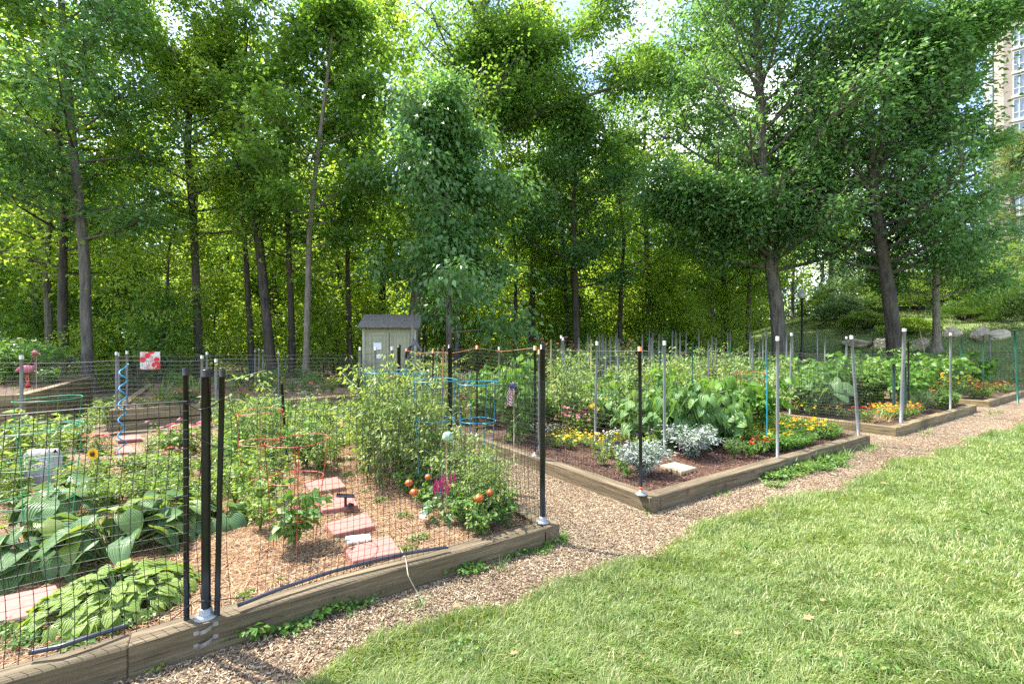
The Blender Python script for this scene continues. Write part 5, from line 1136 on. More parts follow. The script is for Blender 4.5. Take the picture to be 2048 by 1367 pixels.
# --- right bed
for k in range(11):
    x, y = st(6.6 + rs.uniform(0, .35), .6 + k * .42); put(['red_f', 'marigold_o', 'marigold_y'][k % 3], x, y, .11, sc=1.1, label='red, orange or yellow edging flower on the left side of the right bed', group='edging flowers of the right bed')
for k in range(8):
    x, y = st(7.5 + k * .17, .35 + rs.uniform(0, .4)); put('marigold_y' if k % 3 else 'marigold_o', x, y, .11, sc=1.05, label='yellow orange marigold behind the thick grey post', group='marigolds in the right bed')
for u, v in ((1808, 838), (1822, 835)): putp('red_f', u, v, .12, sc=1.0, label='deep red flowers at the foot of the thick grey post', group='deep red corner flowers')
for s_, t_, c in ((7.2, 1.5, 1.15), (7.5, 2.0, 1.3), (7.2, 2.4, 1.3), (8.0, 2.4, 1.25)): x, y = st(s_, t_); put('squash', x, y, .11, sc=c)
for k in range(16): x, y = st(9.0 + rs.uniform(0, 2.2), .7 + rs.uniform(0, 2.4)); put('bean', x, y, .11, sc=rs.uniform(.85, 1.15))
for k in range(5): x, y = st(8.9 + k * .25, .4 + rs.uniform(0, .2)); put('grassy', x, y, .11, sc=rs.uniform(.9, 1.1))
for k in range(5): x, y = st(10.2 + k * .25, .35); put('pepper', x, y, .11, sc=rs.uniform(.9, 1.1))
fill(62, (6.6, 11.3, 1.2, 6.7), ['bush', 'bush2', 'bean', 'tomato', 'yellow_t', 'bush', 'bean'], (.9, 1.3), .36)
# dry grass at the corner
x, y = st(6.75, .5)
for k in range(3): 
    t = strap_plant(np.random.default_rng(90 + k), .35, 34, .007, 'dry', ['dry straw-coloured stalks at the corner of the right bed', 'bent dry stalks beside the marigolds', 'thin dry stalks near the squash'][k], name='dry_stalks', stiff=.9); t.location = (x + .25 * k, y + .12 * k, .11)
# --- far right bed
fill(64, (13, 17.8, .3, 6.4), ['yellow_t', 'yellow_t', 'bush', 'marigold_y', 'bean', 'red_f', 'marigold_o'], (1.0, 1.5), .38)
# --- back beds and two left beds
fill(70, (5.8, 10.6, 8.2, 14.2), ['bush', 'tomato', 'cleome', 'pink_f', 'bush2', 'red_f', 'yellow_t', 'bean', 'tomato', 'bush', 'coral_f'], (1.15, 1.6), .42)
fill(60, (12, 17, 8.2, 14.2), ['bush', 'tomato', 'cleome', 'bush2', 'yellow_t', 'bean'], (.85, 1.2), .5)
fill(40, (.9, 5.2, 11.8, 14.6), ['bush', 'bush2', 'white_f', 'tomato'], (.7, 1.0), .5, avoid=lambda u, v: 690 < u < 985)
fill(60, (-4.5, .1, 8.3, 14.2), ['bush', 'white_f', 'yellow_t', 'red_f', 'bush2', 'iris', 'white_f', 'coral_f'], (.5, .85), .42)
for u, d, s_ in ((335, 9.2, .9), (320, 9.5, 1.1), (375, 9.6, 1.0), (390, 9.9, 1.0)): x, y = XD(u, d); put('iris', x, y, .335, sc=s_)
for u, d, s_ in ((290, 9.0, .8), (310, 8.9, .8), (275, 9.3, .7)): x, y = XD(u, d); put('marigold_y', x, y, .335, sc=s_)
for u, d, s_ in ((395, 9.4, 1), (372, 9.3, 1), (360, 9.1, .9), (615, 11, 1)): x, y = XD(u, d); put('coral_f', x, y, .335, sc=s_)
for k in range(40):
    s_ = rs.uniform(-8.9, -6.0); t_ = rs.uniform(7.9, 12.4); x, y = st(s_, t_); put(rs.choice(['bush2', 'herb', 'herb', 'bush2', 'white_f']), x, y, .71, sc=rs.uniform(.35, .6) if t_ < 11 else rs.uniform(.9, 1.5))
for u, d, s_ in ((10, 10.5, 1.7), (-40, 10, 1.6), (35, 11.3, 1.5), (-90, 11, 1.7)): x, y = XD(u, d); put('bush', x, y, .7, sc=s_, label='dense pale leaved shrub behind the flamingo', group='shrubs behind the flamingo')
for u, d in ((85, 9.3), (95, 9.5)): x, y = XD(u, d); put('pepper', x, y, .71, sc=.9)
# shrubs around the shed
for u, d, s_ in ((690, 13, 1.1), (670, 13.4, 1.2), (655, 12.6, 1.0), (1000, 12.5, .9), (1030, 12, 1.0), (705, 14, 1.3)): x, y = XD(u, d); put('bush', x, y, 0, sc=s_, label='shrub beside the shed and the open wood chip area', group='shrubs around the shed')
for k in KINDS:
    for v in KINDS[k]:
        if not v[1]:
            for c in list(v[0].children): bpy.data.objects.remove(c)
            bpy.data.objects.remove(v[0])

# ------------------------------------------------------------------ trees
def interp(path, f):
    q = f * (len(path) - 1); a = min(int(q), len(path) - 2); return path[a] * (1 - q + a) + path[a + 1] * (q - a)
def limb(rg, p0, dr, ln, n=7, up=.25, wig=.08):
    pts = [np.array(p0, float)]; d = unit(np.array(dr, float))
    for k in range(n - 1):
        d = unit(d + np.array([rg.normal(0, wig), rg.normal(0, wig), up / n + rg.normal(0, wig * .6)])); pts.append(pts[-1] + d * ln / (n - 1))
    return np.array(pts)
def tree(name, base, trunk, r0, r1, nb, lo, hi, spread, nleaf, ll, lw, T, lm, bm, label, cat='tree', group=None, seed=1, prof=None, extra=(), up=.3, elev=(.1, .8), csig=.3, flat=.5, parent_loc=True, droop=-.3, sides=10, ncl=None, sec=5):
    """trunk: points relative to base; branches leave it between fractions lo..hi; leaf sprays sit on the outer shoots"""
    rg = np.random.default_rng(seed); t = thing(name, base, label, cat, group); DEF[t.name] = (label, group)
    trunk = np.array(trunk, float); k = np.linspace(0, 1, 26); trunk = np.array([interp(trunk, f) for f in k]); trunk[1:-1] = (trunk[:-2] + 2 * trunk[1:-1] + trunk[2:]) / 4
    rad = r0 + (r1 - r0) * k ** .85; rad = rad + r0 * .55 * np.exp(-trunk[:, 2] / (r0 * 1.3))
    tb = MB(); tb.tube(trunk, rad, sides, jit=.035, rng=rg); bb = MB(); ends = []
    def sprout(path, r, depth):
        bb.tube(path, np.linspace(r, r * .3, len(path)), 6 if depth == 0 else 4, cap=False)
        L_ = np.linalg.norm(path[-1] - path[0])
        if depth < 1:
            for f in (.5, .7, .88, 1.0): ends.append((interp(path, f), unit(path[-1] - path[0])))
            for _ in range(sec):
                f = rg.uniform(.3, 1); p = interp(path, f); a = rg.uniform(0, 6.28); d0 = unit(path[-1] - path[0])
                d = unit(d0 * .7 + np.array([math.cos(a), math.sin(a), rg.normal(.05, .25)]) * .9)
                sprout(limb(rg, p, d, L_ * rg.uniform(.25, .45), 5, up * .5, .12), r * .4, depth + 1)
        else:
            for f in (.45, .75, 1.0): ends.append((interp(path, f), unit(path[-1] - path[0])))
    for i in range(nb):
        f = lo + (hi - lo) * (i + rg.uniform(0, 1)) / nb; p = interp(trunk, f); a = i * 2.4 + rg.normal(0, .4); pr = prof((f - lo) / (hi - lo + 1e-6)) if prof else math.sin(math.pi * min(1, .22 + .78 * (f - lo) / (hi - lo + 1e-6))) ** .6
        e = elev[0] + (elev[1] - elev[0]) * (f - lo) / (hi - lo + 1e-6); ln = spread * pr * rg.uniform(.75, 1.15)
        sprout(limb(rg, p, (math.cos(a), math.sin(a), e), ln, 7, up), max(.012, (r0 + (r1 - r0) * f) * .38), 0)
    for path, r in extra:
        path = np.array(path, float); kk = np.linspace(0, 1, 14); path = np.array([interp(path, f) for f in kk]); path[1:-1] = (path[:-2] + 2 * path[1:-1] + path[2:]) / 4
        tb.tube(path, np.linspace(r, r * .25, 14), 8, jit=.03, rng=rg)
        for j in range(24):
            f = rg.uniform(.22, 1); p = interp(path, f); a = rg.uniform(0, 6.28); sprout(limb(rg, p, (math.cos(a), math.sin(a), rg.normal(.1, .4)), rg.uniform(.5, 1.0) * spread * .42, 6, up), .03, 0)
    tb.obj('trunk', M[bm], t); bb.obj('branches', M[bm], t)
    E = np.array([e[0] for e in ends]); D = np.array([e[1] for e in ends]); n = nleaf; i = rg.integers(0, len(E), n)
    EN = unit(np.stack([rg.normal(0, .55, len(E)), rg.normal(0, .55, len(E)), np.ones(len(E))], 1))[i]; es = rg.uniform(.45, 1.45, len(E))[i][:, None]
    q = rg.normal(0, csig * 1.1, (n, 3)) * es; q = q - EN * (q * EN).sum(1, keepdims=True) * (1 - flat * .4); p = E[i] + q - [0, 0, 1] * (q ** 2).sum(1, keepdims=True) * .35; a = rg.uniform(0, 6.28, n)
    d = unit(D[i] * .4 + unit(q) * .9 + np.stack([np.cos(a) * .6, np.sin(a) * .6, rg.normal(droop, .25, n)], 1)); nr = unit(EN + rg.normal(0, .38, (n, 3)))
    s_ = rg.uniform(.6, 1.25, n); mb = MB(); mb.leaves(p, d, nr, ll * s_, lw * s_, T); mb.obj('crown', M[lm], t); KIDS[t.name] = list(t.children)
    return t
def px_trunk(pts, d, base_v=None):
    """trunk as it stands at distance d; pts are (u, v) up the stem"""
    q = [PD(u, v, d) for u, v in pts]; x, y = q[0][0], q[0][1]; z0 = H(x, y); b = np.array([x, y, z0])
    out = [(0, 0, -.15)] + [tuple(np.array(p) - b) for p in q[1:]]; return (x, y, z0), out
def rel(pts, base): return [tuple(np.array(PD(*p)) - np.array(base)) for p in pts]
b, tr = px_trunk([(176, 785), (170, 520), (150, 330), (138, 200), (122, 0), (112, -180)], 14.8)
tree('oak_tree', b, tr, .165, .07, 40, .24, 1, 3.3, 34000, .17, .09, T_OV, 'oak_blue', 'bark', 'tall straight grey-barked tree at left standing behind the gap between the tall beds', seed=11, csig=.3, flat=.6, sec=7, elev=(.05, .8))
b, tr = px_trunk([(400, 700), (388, 450), (375, 300), (380, 205)], 17)
ex = [(rel([(380, 210, 17), (352, 160, 17.1), (300, 90, 17.3), (260, 0, 17.6)], b), .11), (rel([(380, 210, 17), (430, 175, 16.8), (450, 110, 16.6), (465, 20, 16.4)], b), .12)]
tree('woodland_tree', b, tr, .15, .10, 24, .3, 1, 2.6, 26000, .15, .08, T_OV, 'wood_leaf', 'bark_dark', 'dark forked trunk behind the white flag, dividing into a Y high up', seed=12, extra=ex, sec=6)
b, tr = px_trunk([(547, 700), (520, 500), (490, 300), (470, 130), (452, 0), (445, -140)], 17.3)
tree('oak_tree', b, tr, .185, .09, 34, .24, 1, 3.0, 26000, .16, .10, T_LOB, 'oak', 'bark_dark', 'large trunk leaning left between the forked one and the slender one', seed=13, flat=.7, elev=(.15, .9))
b, tr = px_trunk([(507, 695), (492, 520), (484, 400), (474, 260)], 18.5)
tree('woodland_tree', b, tr, .13, .05, 12, .5, 1, 1.8, 4500, .15, .08, T_OV, 'wood_leaf', 'bark_dark', 'thin dark trunk leaning just left of the large leaning oak', seed=14)
b, tr = px_trunk([(611, 720), (618, 480), (628, 370), (645, 230), (660, 110), (668, 20)], 16.3)
tree('oak_tree', b, tr, .115, .04, 34, .18, 1, 2.7, 22000, .18, .13, T_LOB, 'oak', 'bark_light', 'slender light brown trunk with lobed oak leaves left of the shed', seed=15, csig=.28, flat=.7, elev=(.15, .9))
b, tr = px_trunk([(898, 700), (897, 560), (893, 430), (890, 320), (888, 235)], 15.8)
tree('broadleaf_tree', b, tr, .11, .03, 40, .12, 1, 3.1, 22000, .21, .12, T_OV, 'oak_blue', 'bark', 'bushy young tree with large drooping grey-green leaves right of the shed', seed=16, csig=.34, flat=.7, droop=-.9, prof=lambda f: (1.0 - .55 * f) * (.8 + .35 * math.sin(f * 19)), elev=(.1, .9), sec=6)
b, tr = px_trunk([(818, 700), (840, 540), (880, 440), (918, 300), (938, 180), (962, 40), (975, -90)], 21.5)
ex = [(rel([(925, 290, 21.5), (985, 268, 21.3), (1080, 225, 21), (1180, 190, 20.6), (1300, 150, 20)], b), .17), (rel([(930, 250, 21.5), (1040, 160, 21.8), (1120, 90, 22), (1235, 5, 22.4)], b), .13), (rel([(940, 160, 21.5), (985, 105, 21), (1030, 85, 20.5)], b), .1), (rel([(985, 268, 21.3), (1040, 200, 21.6), (1060, 130, 22)], b), .09)]
tree('oak_tree', b, tr, .36, .15, 34, .36, 1, 4.4, 60000, .19, .11, T_LOB, 'oak', 'bark', 'old oak rising behind the shed with long limbs reaching right', seed=17, extra=ex, csig=.4, sec=7)
b, tr = px_trunk([(1155, 690), (1150, 560), (1146, 420), (1152, 330), (1160, 240)], 24)
tree('woodland_tree', b, tr, .2, .06, 34, .22, 1, 3.4, 24000, .2, .11, T_OV, 'oak_blue', 'bark_dark', 'dark trunked tree in the centre above the leaning grey pipes', seed=18, csig=.36, flat=.7, elev=(.1, .9))
b, tr = px_trunk([(1566, 720), (1552, 600), (1538, 500), (1527, 350), (1520, 200), (1514, 60), (1508, -80)], 20)
ex = [(rel([(1530, 520, 20), (1500, 480, 19.6), (1420, 440, 19.2), (1350, 380, 18.6)], b), .07), (rel([(1545, 480, 20), (1580, 380, 20), (1610, 280, 20.2)], b), .08)]
tree('oak_tree', b, tr, .33, .11, 64, .26, 1, 5.3, 82000, .2, .1, T_OV, 'oak_blue', 'bark', 'thick oak trunk with a wide crown rising left of the lamp post', seed=19, extra=ex, csig=.4, flat=.8, sec=8, up=.6, elev=(.1, 1.0))
b, tr = px_trunk([(1795, 720), (1780, 600), (1764, 500), (1748, 400), (1741, 280), (1736, 160), (1730, 20)], 18)
ex = [(rel([(1748, 360, 18), (1800, 260, 18.2), (1850, 120, 18.6), (1930, 50, 19)], b), .13), (rel([(1741, 200, 18), (1800, 100, 17.6), (1880, 60, 17.2), (1990, 40, 17)], b), .1)]
tree('oak_tree', b, tr, .28, .09, 46, .24, 1, 4.0, 46000, .19, .095, T_OV, 'oak_blue', 'bark_dark', 'massive dark furrowed trunk beside the boulders at right', seed=20, extra=ex, csig=.38, flat=.8, sec=7, up=.6, elev=(.1, 1.0))
b, tr = px_trunk([(1873, 712), (1872, 560), (1868, 420), (1866, 250), (1866, 90)], 19)
tree('young_oak_tree', b, tr, .145, .04, 52, .18, 1, 3.1, 42000, .18, .09, T_OV, 'oak_blue', 'bark_light', 'slim straight grey trunk with a conical crown at right', seed=21, csig=.3, flat=.75, prof=lambda f: .8 - .45 * f ** 2, elev=(.2, .9))
b, tr = px_trunk([(1457, 700), (1447, 560), (1440, 450), (1436, 330)], 26)
tree('woodland_tree', b, tr, .19, .06, 26, .25, 1, 3.4, 16000, .2, .11, T_OV, 'wood_leaf', 'bark_dark', 'smaller dark trunk left of the thick oak, before the sunny clearing', seed=22, csig=.36)
for i, (u, d, h, lb) in enumerate([(1060, 28, 22, 'tall woodland tree whose top shows between the old oak limbs'), (1290, 30, 20, 'tall woodland tree left of the thick oak crown'), (760, 27, 22, 'tall woodland tree between the slender trunk and the old oak'), (1420, 33, 22, 'tall tree behind the left half of the thick oak crown'), (1660, 40, 20, 'tall tree between the oak and the massive trunk'), (300, 31, 13, 'shorter tree under the open sky gap at left')]):
    x, y = XD(u, d); tree('woodland_tree', (x, y, H(x, y)), [(0, 0, -.1), (.2, 0, h * .3), (-.1, .1, h * .6), (.2, 0, h)], .24, .06, 34, .3, 1, 4.3, 17000, .26, .16, T_LOB if i % 2 else T_OV, ['wood_leaf', 'oak', 'wood_leaf', 'oak', 'wood_leaf', 'under_leaf'][i], 'bark_dark', lb, seed=40 + i, csig=.42, sec=6)
# woodland prototypes, copied through the depth of the wood
protos = []
for i, (h, lm, bm, sp) in enumerate([(15, 'wood_leaf', 'bark_dark', 3.4), (13, 'wood_leaf', 'bark', 3.0), (16, 'oak', 'bark_dark', 3.6), (12, 'under_leaf', 'bark_dark', 3.2)]):
    rg = np.random.default_rng(70 + i); bend = np.cumsum(rg.normal(0, .12, (6, 2)), 0); tr = [(bend[k][0] * k * .4, bend[k][1] * k * .4, h * k / 5 - .1) for k in range(6)]
    protos.append(tree('woodland_tree', (0, 0, -60), tr, .17, .05, 24, .32, 1, sp, 5200, .24, .14, T_OV, lm, bm, 'slender tree standing in the dense wood behind the garden fence', group='trees of the wood behind the garden', seed=70 + i, csig=.42, flat=.5, sec=4))
under = []
for i in range(3):
    under.append(tree('understory_tree', (0, 0, -60), [(0, 0, -.1), (.1, 0, 1.2), (.05, .1, 2.4), (.2, .1, 4.2)], .045, .015, 22, .12, 1, 1.9, 3600, .2, .11, T_OV, ['under_leaf', 'wood_leaf', 'oak'][i], 'bark_dark', 'leafy sapling in the understory of the wood', group='saplings of the wood', seed=80 + i, csig=.33, flat=.4, sec=3, sides=6))
sunny2 = tree('edge_tree', (0, 0, -60), [(0, 0, -.1), (.1, 0, 2), (0, .2, 4), (.2, 0, 7)], .1, .03, 34, .03, 1, 2.3, 9000, .24, .15, T_OV, 'under_leaf', 'bark_dark', 'low sunlit tree in the clearing behind the wood', group='low sunlit trees behind the wood', seed=97, csig=.45, flat=.7, sec=4, up=.6, prof=lambda f: 1 - .5 * f ** 2)
bushy = tree('distant_tree', (0, 0, -60), [(0, 0, -.1), (.1, 0, 3), (0, .2, 7), (.2, 0, 11)], .2, .05, 40, .06, 1, 3.8, 13000, .3, .17, T_OV, 'far_leaf', 'bark_dark', 'distant rounded tree at right', group='distant trees at right', seed=95, csig=.5, flat=.6, sec=4, prof=lambda f: 1 - .55 * f ** 2)
sunny = tree('edge_tree', (0, 0, -60), [(0, 0, -.1), (.1, 0, 4), (0, .2, 9), (.2, 0, 15)], .2, .05, 46, .03, 1, 4.2, 15000, .34, .2, T_OV, 'under_leaf', 'bark_dark', 'sunlit bushy tree on the far edge of the wood', group='sunlit trees on the far edge of the wood', seed=96, csig=.55, flat=.6, sec=4, prof=lambda f: 1 - .5 * f ** 2)
used = set()
def place(pr, x, y, sc, rz, label=None, group=None, z=None):
    z = H(x, y) if z is None else z
    if pr.name not in used:
        used.add(pr.name); pr.location = (x, y, z); pr.scale = (sc if not np.isscalar(sc) else (sc,) * 3); pr.rotation_euler = (0, 0, rz)
        if label: pr['label'] = label
        if group: pr['group'] = group
        return pr
    return dup(pr, (x, y, z), rz, sc, label, group)
rt = random.Random(21); pts = []
def wood_ok(x, y):
    s_, t_ = to_st(x, y); return (t_ > 16.6 or (s_ > 19.5 and t_ > 7 and y > 24 and x / y < .56))
tries = 0
while len(pts) < 27 and tries < 6000:
    tries += 1; y = 16 + 12 * rt.random(); x = rt.uniform(-1.28, .58) * y
    if not wood_ok(x, y) or any((x - a) ** 2 + (y - b_) ** 2 < 5.2 for a, b_ in pts): continue
    u = 1024 + x / y * FPX
    if x / y > .55 and y < 26: continue
    pts.append((x, y)); sc = rt.uniform(.8, 1.12) * (1.0 + max(0, y - 28) * .012)
    if 165 < u < 330: sc = min(sc, (y * .44 + 1.0) / 16)
    place(rt.choice(protos), x, y, (sc, sc, sc * rt.uniform(.92, 1.08)), rt.uniform(0, 6.28))
for i in range(26):      # sunlit belt of bushier trees on the far side of the wood
    a = -1.3 + i * (1.88 / 25); y = rt.uniform(32, 38) + 7 * (a > .4); x = a * y; sc = rt.uniform(.85, 1.1)
    if 1024 + a * FPX < 330 and 1024 + a * FPX > 170: sc = .85
    if not (170 < 1024 + a * FPX < 330): place(sunny, a * (y + 8), y + 8, sc, rt.uniform(0, 6.28))
    place(sunny2, a * (30.5 + (i % 3)) + rt.uniform(-.5, .5), 30.5 + (i % 3) + 7 * (a > .4), sc * rt.uniform(.8, 1.1), rt.uniform(0, 6.28))
up_ = []; tries = 0
while len(up_) < 24 and tries < 6000:
    tries += 1; y = 16 + 11 * rt.random(); x = rt.uniform(-1.28, .60) * y
    if not wood_ok(x, y) or any((x - a) ** 2 + (y - b_) ** 2 < 2.6 for a, b_ in up_): continue
    up_.append((x, y)); place(rt.choice(under), x, y, rt.uniform(.55, 1.15), rt.uniform(0, 6.28))
# right side: far trees beyond the slope
for i, (u, d, sc, lb) in enumerate([(1640, 44, .9, 'hazy blue-green tree in the distance behind the lamp post'), (1690, 46, .75, 'hazy distant tree between the lamp post and the massive trunk'), (1585, 40, .95, 'distant tree seen just right of the thick oak trunk'), (1720, 52, .9, 'far tree above the sloping stone path'), (1800, 50, .8, 'far tree up the slope behind the massive trunk'),
        (1520, 38, 1, 'distant tree left of the thick oak trunk'), (1480, 42, 1.0, 'distant tree behind the small dark trunk'), (1760, 60, .85, 'farthest tree on the skyline left of the tower'), (1840, 48, .62, 'low far tree behind the hedge'), (1660, 58, 1.05, 'tall far tree on the skyline behind the lamp post')]):
    x, y = XD(u, d); t = place(protos[i % 4], x, y, sc, i * 1.3, lb, 'distant trees at right')
def mass(name, ctr, size, n, ll, lw, T, lm, label, cat='shrub', seed=3, shell=.55, stem=True, updir=.3, nrm=.5):
    rg = np.random.default_rng(seed); t = thing(name, ctr, label, cat); v = unit(rg.standard_normal((n, 3))); v[:, 2] = np.abs(v[:, 2]) * 1.0 - .05
    lump = 1 + .13 * np.sin(v[:, 0] * 7 + seed) * np.cos(v[:, 1] * 6) + .1 * np.sin(v[:, 2] * 11 + v[:, 0] * 5)
    r = rg.uniform(shell, 1, n) ** .5 * lump; p = v * r[:, None] * np.array(size); p[:, 2] = np.maximum(p[:, 2], 0) + .1; a = rg.uniform(0, 6.28, n)
    d = unit(v * .8 + np.stack([np.cos(a), np.sin(a), np.full(n, updir)], 1) * .8); nr = unit(np.stack([rg.normal(0, nrm, n), rg.normal(0, nrm, n), np.ones(n)], 1))
    mb = MB(); s_ = rg.uniform(.6, 1.2, n); mb.leaves(p, d, nr, ll * s_, lw * s_, T); mb.obj('foliage', M[lm], t)
    mb = MB()
    for k in range(14):
        a = k * 2.4; mb.tube([(0, 0, -.2), (size[0] * .3 * math.cos(a), size[1] * .3 * math.sin(a), size[2] * .4), (size[0] * .6 * math.cos(a), size[1] * .6 * math.sin(a), size[2] * .75)], [.05, .03, .012], 5, cap=False)
    mb.obj('branches', M['bark_dark'], t); KIDS[t.name] = list(t.children); return t
def at(u, d, dz=0): x, y = XD(u, d); return (x, y, H(x, y) + dz)
mass('hedge_shrub', at(1835, 26), (3.0, 2.2, 2.5), 16000, .12, .06, T_OV, 'hedge_leaf', 'broad layered green shrub behind the slim grey trunk', seed=3)
mass('hedge_shrub', at(1915, 25.5), (2.9, 2.2, 2.5), 16000, .12, .06, T_OV, 'hedge_leaf', 'broad layered green shrub above the squat pale boulder', seed=4)
mass('hedge_shrub', at(1990, 27), (3.2, 2.4, 2.9), 16000, .12, .06, T_OV, 'hedge_leaf', 'broad layered green shrub above the tall tan boulder', seed=5)
mass('hedge_shrub', at(1775, 29), (2.6, 2, 2.2), 10000, .14, .07, T_OV, 'hedge_leaf', 'yellow green shrub right behind the massive dark trunk', seed=21)
mass('round_shrub', at(1700, 27), (2.0, 1.6, 1.5), 7000, .15, .08, T_OV, 'far_leaf', 'blue-green shrub left of the massive dark trunk', seed=22)
mass('round_shrub', at(1790, 22.5), (.8, .7, .55), 2500, .1, .05, T_OV, 'under_leaf', 'small low shrub between the pinkish boulder and the slim trunk', seed=23)
mass('juniper_bush', at(1925, 22.5), (1.3, 1, .8), 5000, .15, .03, T_NAR, 'juniper', 'low juniper behind the squat pale boulder', seed=24, updir=.5)
mass('round_shrub', at(1825, 22), (1.1, .9, .7), 4000, .12, .06, T_OV, 'under_leaf', 'low yellow green shrub left of the slim grey trunk', seed=25)
mass('round_shrub', at(1735, 24.5), (1.5, 1.1, .9), 5000, .13, .07, T_OV, 'hedge_leaf', 'low shrub partly hiding the long dark boulder', seed=26)
mass('juniper_bush', at(2015, 21.5), (1.9, 1.5, 1.5), 11000, .16, .03, T_NAR, 'juniper', 'feathery spreading juniper above the wide pale boulder', seed=6, updir=.5)
mass('juniper_bush', at(2075, 20), (1.9, 1.6, 1.6), 9000, .16, .03, T_NAR, 'juniper', 'feathery juniper cut off by the right edge of the photo', seed=7, updir=.5)
mass('round_shrub', at(1690, 34), (2.2, 2, 2.2), 5000, .2, .09, T_OV, 'far_leaf', 'rounded blue-green shrub behind the lamp post', seed=8)
mass('round_shrub', at(1655, 30), (1.8, 1.6, 1.5), 4500, .18, .09, T_OV, 'hedge_leaf', 'yellowish green shrub right of the lamp post foot', seed=9)
mass('conifer_shrub', at(1725, 38), (3.2, 2, 3.4), 7000, .22, .06, T_NAR, 'far_leaf', 'soft feathery conifer left of the massive trunk', seed=10)
mass('round_shrub', at(1390, 30), (3, 2, 2.2), 5000, .2, .1, T_OV, 'under_leaf', 'shrub in the clearing left of the distant lamp', seed=12)
mass('round_shrub', at(1330, 27), (2.4, 2, 1.8), 4500, .2, .1, T_OV, 'oak', 'dark shrub behind the grey poles', seed=13)
mass('round_shrub', at(1010, 23.4), (2.2, 1.6, 1.6), 4500, .2, .1, T_OV, 'oak', 'dark shrub behind the centre mesh fence', seed=14)
mass('round_shrub', at(-10, 13.6), (1.6, 1.2, 1.9), 6500, .14, .08, T_OV, 'oak_blue', 'dark leafy shrub at the far left edge behind the flamingo', seed=15)
x, y, z = at(2025, 33); tr = [(0, 0, -.1), (.1, 0, 3), (0, .1, 6), (.1, 0, 9)]
tree('pine_tree', (x, y, z), tr, .2, .05, 34, .15, 1, 2.6, 26000, .24, .035, T_NAR, 'pine_leaf', 'bark', 'golden green pine in front of the foot of the brick tower', seed=31, csig=.3, flat=.5, prof=lambda f: 1 - .7 * f)
for pr in protos + under + [bushy, sunny, sunny2]:
    if pr.name not in used:
        for c in list(pr.children): bpy.data.objects.remove(c)
        bpy.data.objects.remove(pr)


# ------------------------------------------------------------------ labels that tell repeats apart: landmarks seen left and right of each, and order of nearness
LM = {'plant': [(-1e9, 'the left edge'), (176, 'the big grey trunk'), (243, 'the spiral stake'), (410, 'the black posts'), (590, 'the red cage'), (727, 'the leaning stake'), (820, 'the hanging hose'), (900, 'the bench'), (1085, 'the corner post'), (1190, 'the leaning pipes'), (1282, 'the capped post'), (1385, 'the silver bush'), (1555, 'the wrapped post'), (1720, 'the leaning pipe'), (1802, 'the thick pipe'), (1901, 'the slim pipe'), (1e9, 'the right edge')],
      'tree': [(-1e9, 'the left edge'), (160, 'the big grey trunk'), (390, 'the forked trunk'), (530, 'the leaning trunk'), (620, 'the slender trunk'), (779, 'the shed'), (897, 'the broadleaf tree'), (1155, 'the central trunk'), (1447, 'the clearing trunk'), (1545, 'the thick oak'), (1604, 'the lamp post'), (1780, 'the massive trunk'), (1e9, 'the right edge')]}
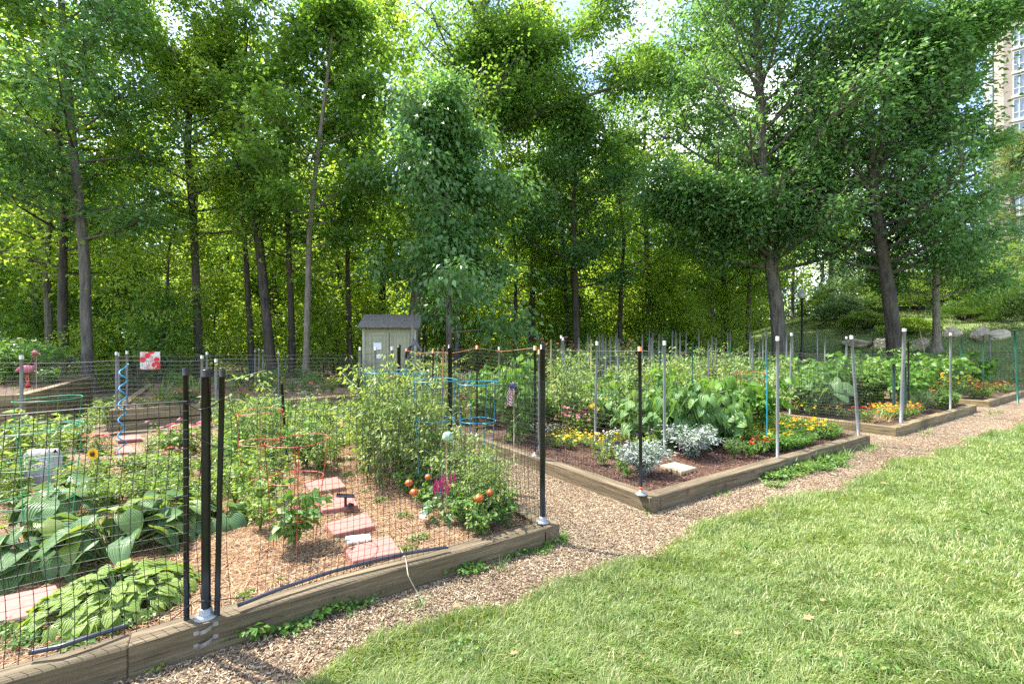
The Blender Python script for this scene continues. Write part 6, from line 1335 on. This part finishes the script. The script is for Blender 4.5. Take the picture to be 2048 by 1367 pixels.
SHORT = {'bushy green plant in the crowded vegetable and flower beds': 'bushy green plant', 'bright green bean-like plant in the crowded beds': 'bright green bushy plant', 'low leafy pepper plant in the crowded beds': 'low leafy plant', 'tall straggly tomato plant among the stakes': 'tall straggly tomato plant',
         'tall plant with pink flower heads among the grey poles': 'tall pink-flowered plant', 'low weed clump on the wood chips against the timber': 'low weed clump', 'yellowish seedling at the foot of the timber': 'yellowish seedling', 'tiny weed seedling scattered over the pine straw': 'tiny weed seedling',
         'slender tree standing in the dense wood behind the garden fence': 'slender woodland tree', 'leafy sapling in the understory of the wood': 'leafy sapling', 'sunlit bushy tree on the far edge of the wood': 'sunlit far tree', 'climbing bean with bright leaves in the right bed': 'climbing bean plant', 'cucumber vine with broad leaves climbing beside the pipe post': 'broad-leaved cucumber vine',
         'slim upright grey pole rising from the crowded back beds': 'slim grey pole', 'low bright green edging plant at the right front of the middle bed': 'low bright edging plant', 'pink coneflower among the green bushes': 'pink coneflower', 'tall plant dotted with yellow flowers': 'tall yellow-flowered plant', 'low bushy plant with bright red flowers': 'low red-flowered plant',
         'low marigold covered in orange flowers': 'orange marigold', 'low marigold covered in yellow flowers': 'yellow marigold', 'white flowering plant in the middle bed': 'white-flowered plant', 'low plant with coral red flowers': 'coral-flowered plant', 'big-leaved squash plant in the right bed': 'big-leaved squash plant', 'tall upright narrow-leaved green plant': 'tall narrow-leaved plant',
         'iris clump with upright sword leaves': 'sword-leaved iris', 'purple heliotrope beside the silver bushes': 'purple-flowered plant', 'grass tuft at the foot of the timber': 'small grass tuft', 'fine leaved grassy herb in the right bed': 'fine grassy herb', 'yellow marigold mound near the front of the middle bed': 'yellow marigold mound', 'low red flowers in the middle bed': 'low red flowers',
         'coral red flowers behind the sunflower': 'coral flowers behind sunflower', 'tall plant with salmon pink flower heads left of the black posts': 'salmon pink flower plant', 'milkweed-like plant before the gap between the tall beds': 'plant before grass gap', 'red, orange or yellow edging flower on the left side of the right bed': 'edging flower',
         'yellow orange marigold behind the thick grey post': 'marigold in right bed', 'deep red flowers at the foot of the thick grey post': 'deep red corner flowers', 'dense pale leaved shrub behind the flamingo': 'shrub behind the flamingo', 'shrub beside the shed and the open wood chip area': 'shrub near the shed', 'leafy vine climbing a pole just left of the thick corner post': 'leafy pole vine',
         'slim tan bamboo pole among the back flowers': 'slim tan pole', 'thin green stake behind the two-course bed': 'thin green stake', 'slim grey pole in the cluster of three before the leaning trunk': 'slim clustered grey pole', 'tall flower': 'tall flower'}
ORD = ['nearest', 'second nearest', 'third nearest', 'fourth nearest', 'fifth nearest', 'sixth nearest', 'seventh nearest', 'eighth nearest', 'ninth nearest', 'tenth nearest'] + [str(i) + ('st' if i % 10 == 1 and i != 11 else 'nd' if i % 10 == 2 and i != 12 else 'rd' if i % 10 == 3 and i != 13 else 'th') + ' nearest' for i in range(11, 90)]
byl = {}
for o in bpy.data.objects:
    if o.parent is None and o.get('label') and not o.get('kind'): byl.setdefault(o['label'], []).append(o)
for lb, os_ in byl.items():
    if len(os_) < 2: continue
    sh = SHORT.get(lb) or ' '.join(lb.split()[:5]); lm = LM['tree' if os_[0].get('category') == 'tree' else 'plant']; bk = {}
    for o in os_:
        u = 1024 + o.location.x / max(o.location.y, .1) * FPX; i = max(k for k in range(len(lm) - 1) if lm[k][0] <= u); bk.setdefault(i, []).append(o)
    for i, lst in bk.items():
        lst.sort(key=lambda o: o.location.x ** 2 + o.location.y ** 2)
        for k, o in enumerate(lst): o['label'] = f"{sh} between {lm[i][1]} and {lm[i + 1][1]}" + (f", {ORD[k]}" if len(lst) > 1 else '')
print('objects', len(bpy.data.objects))
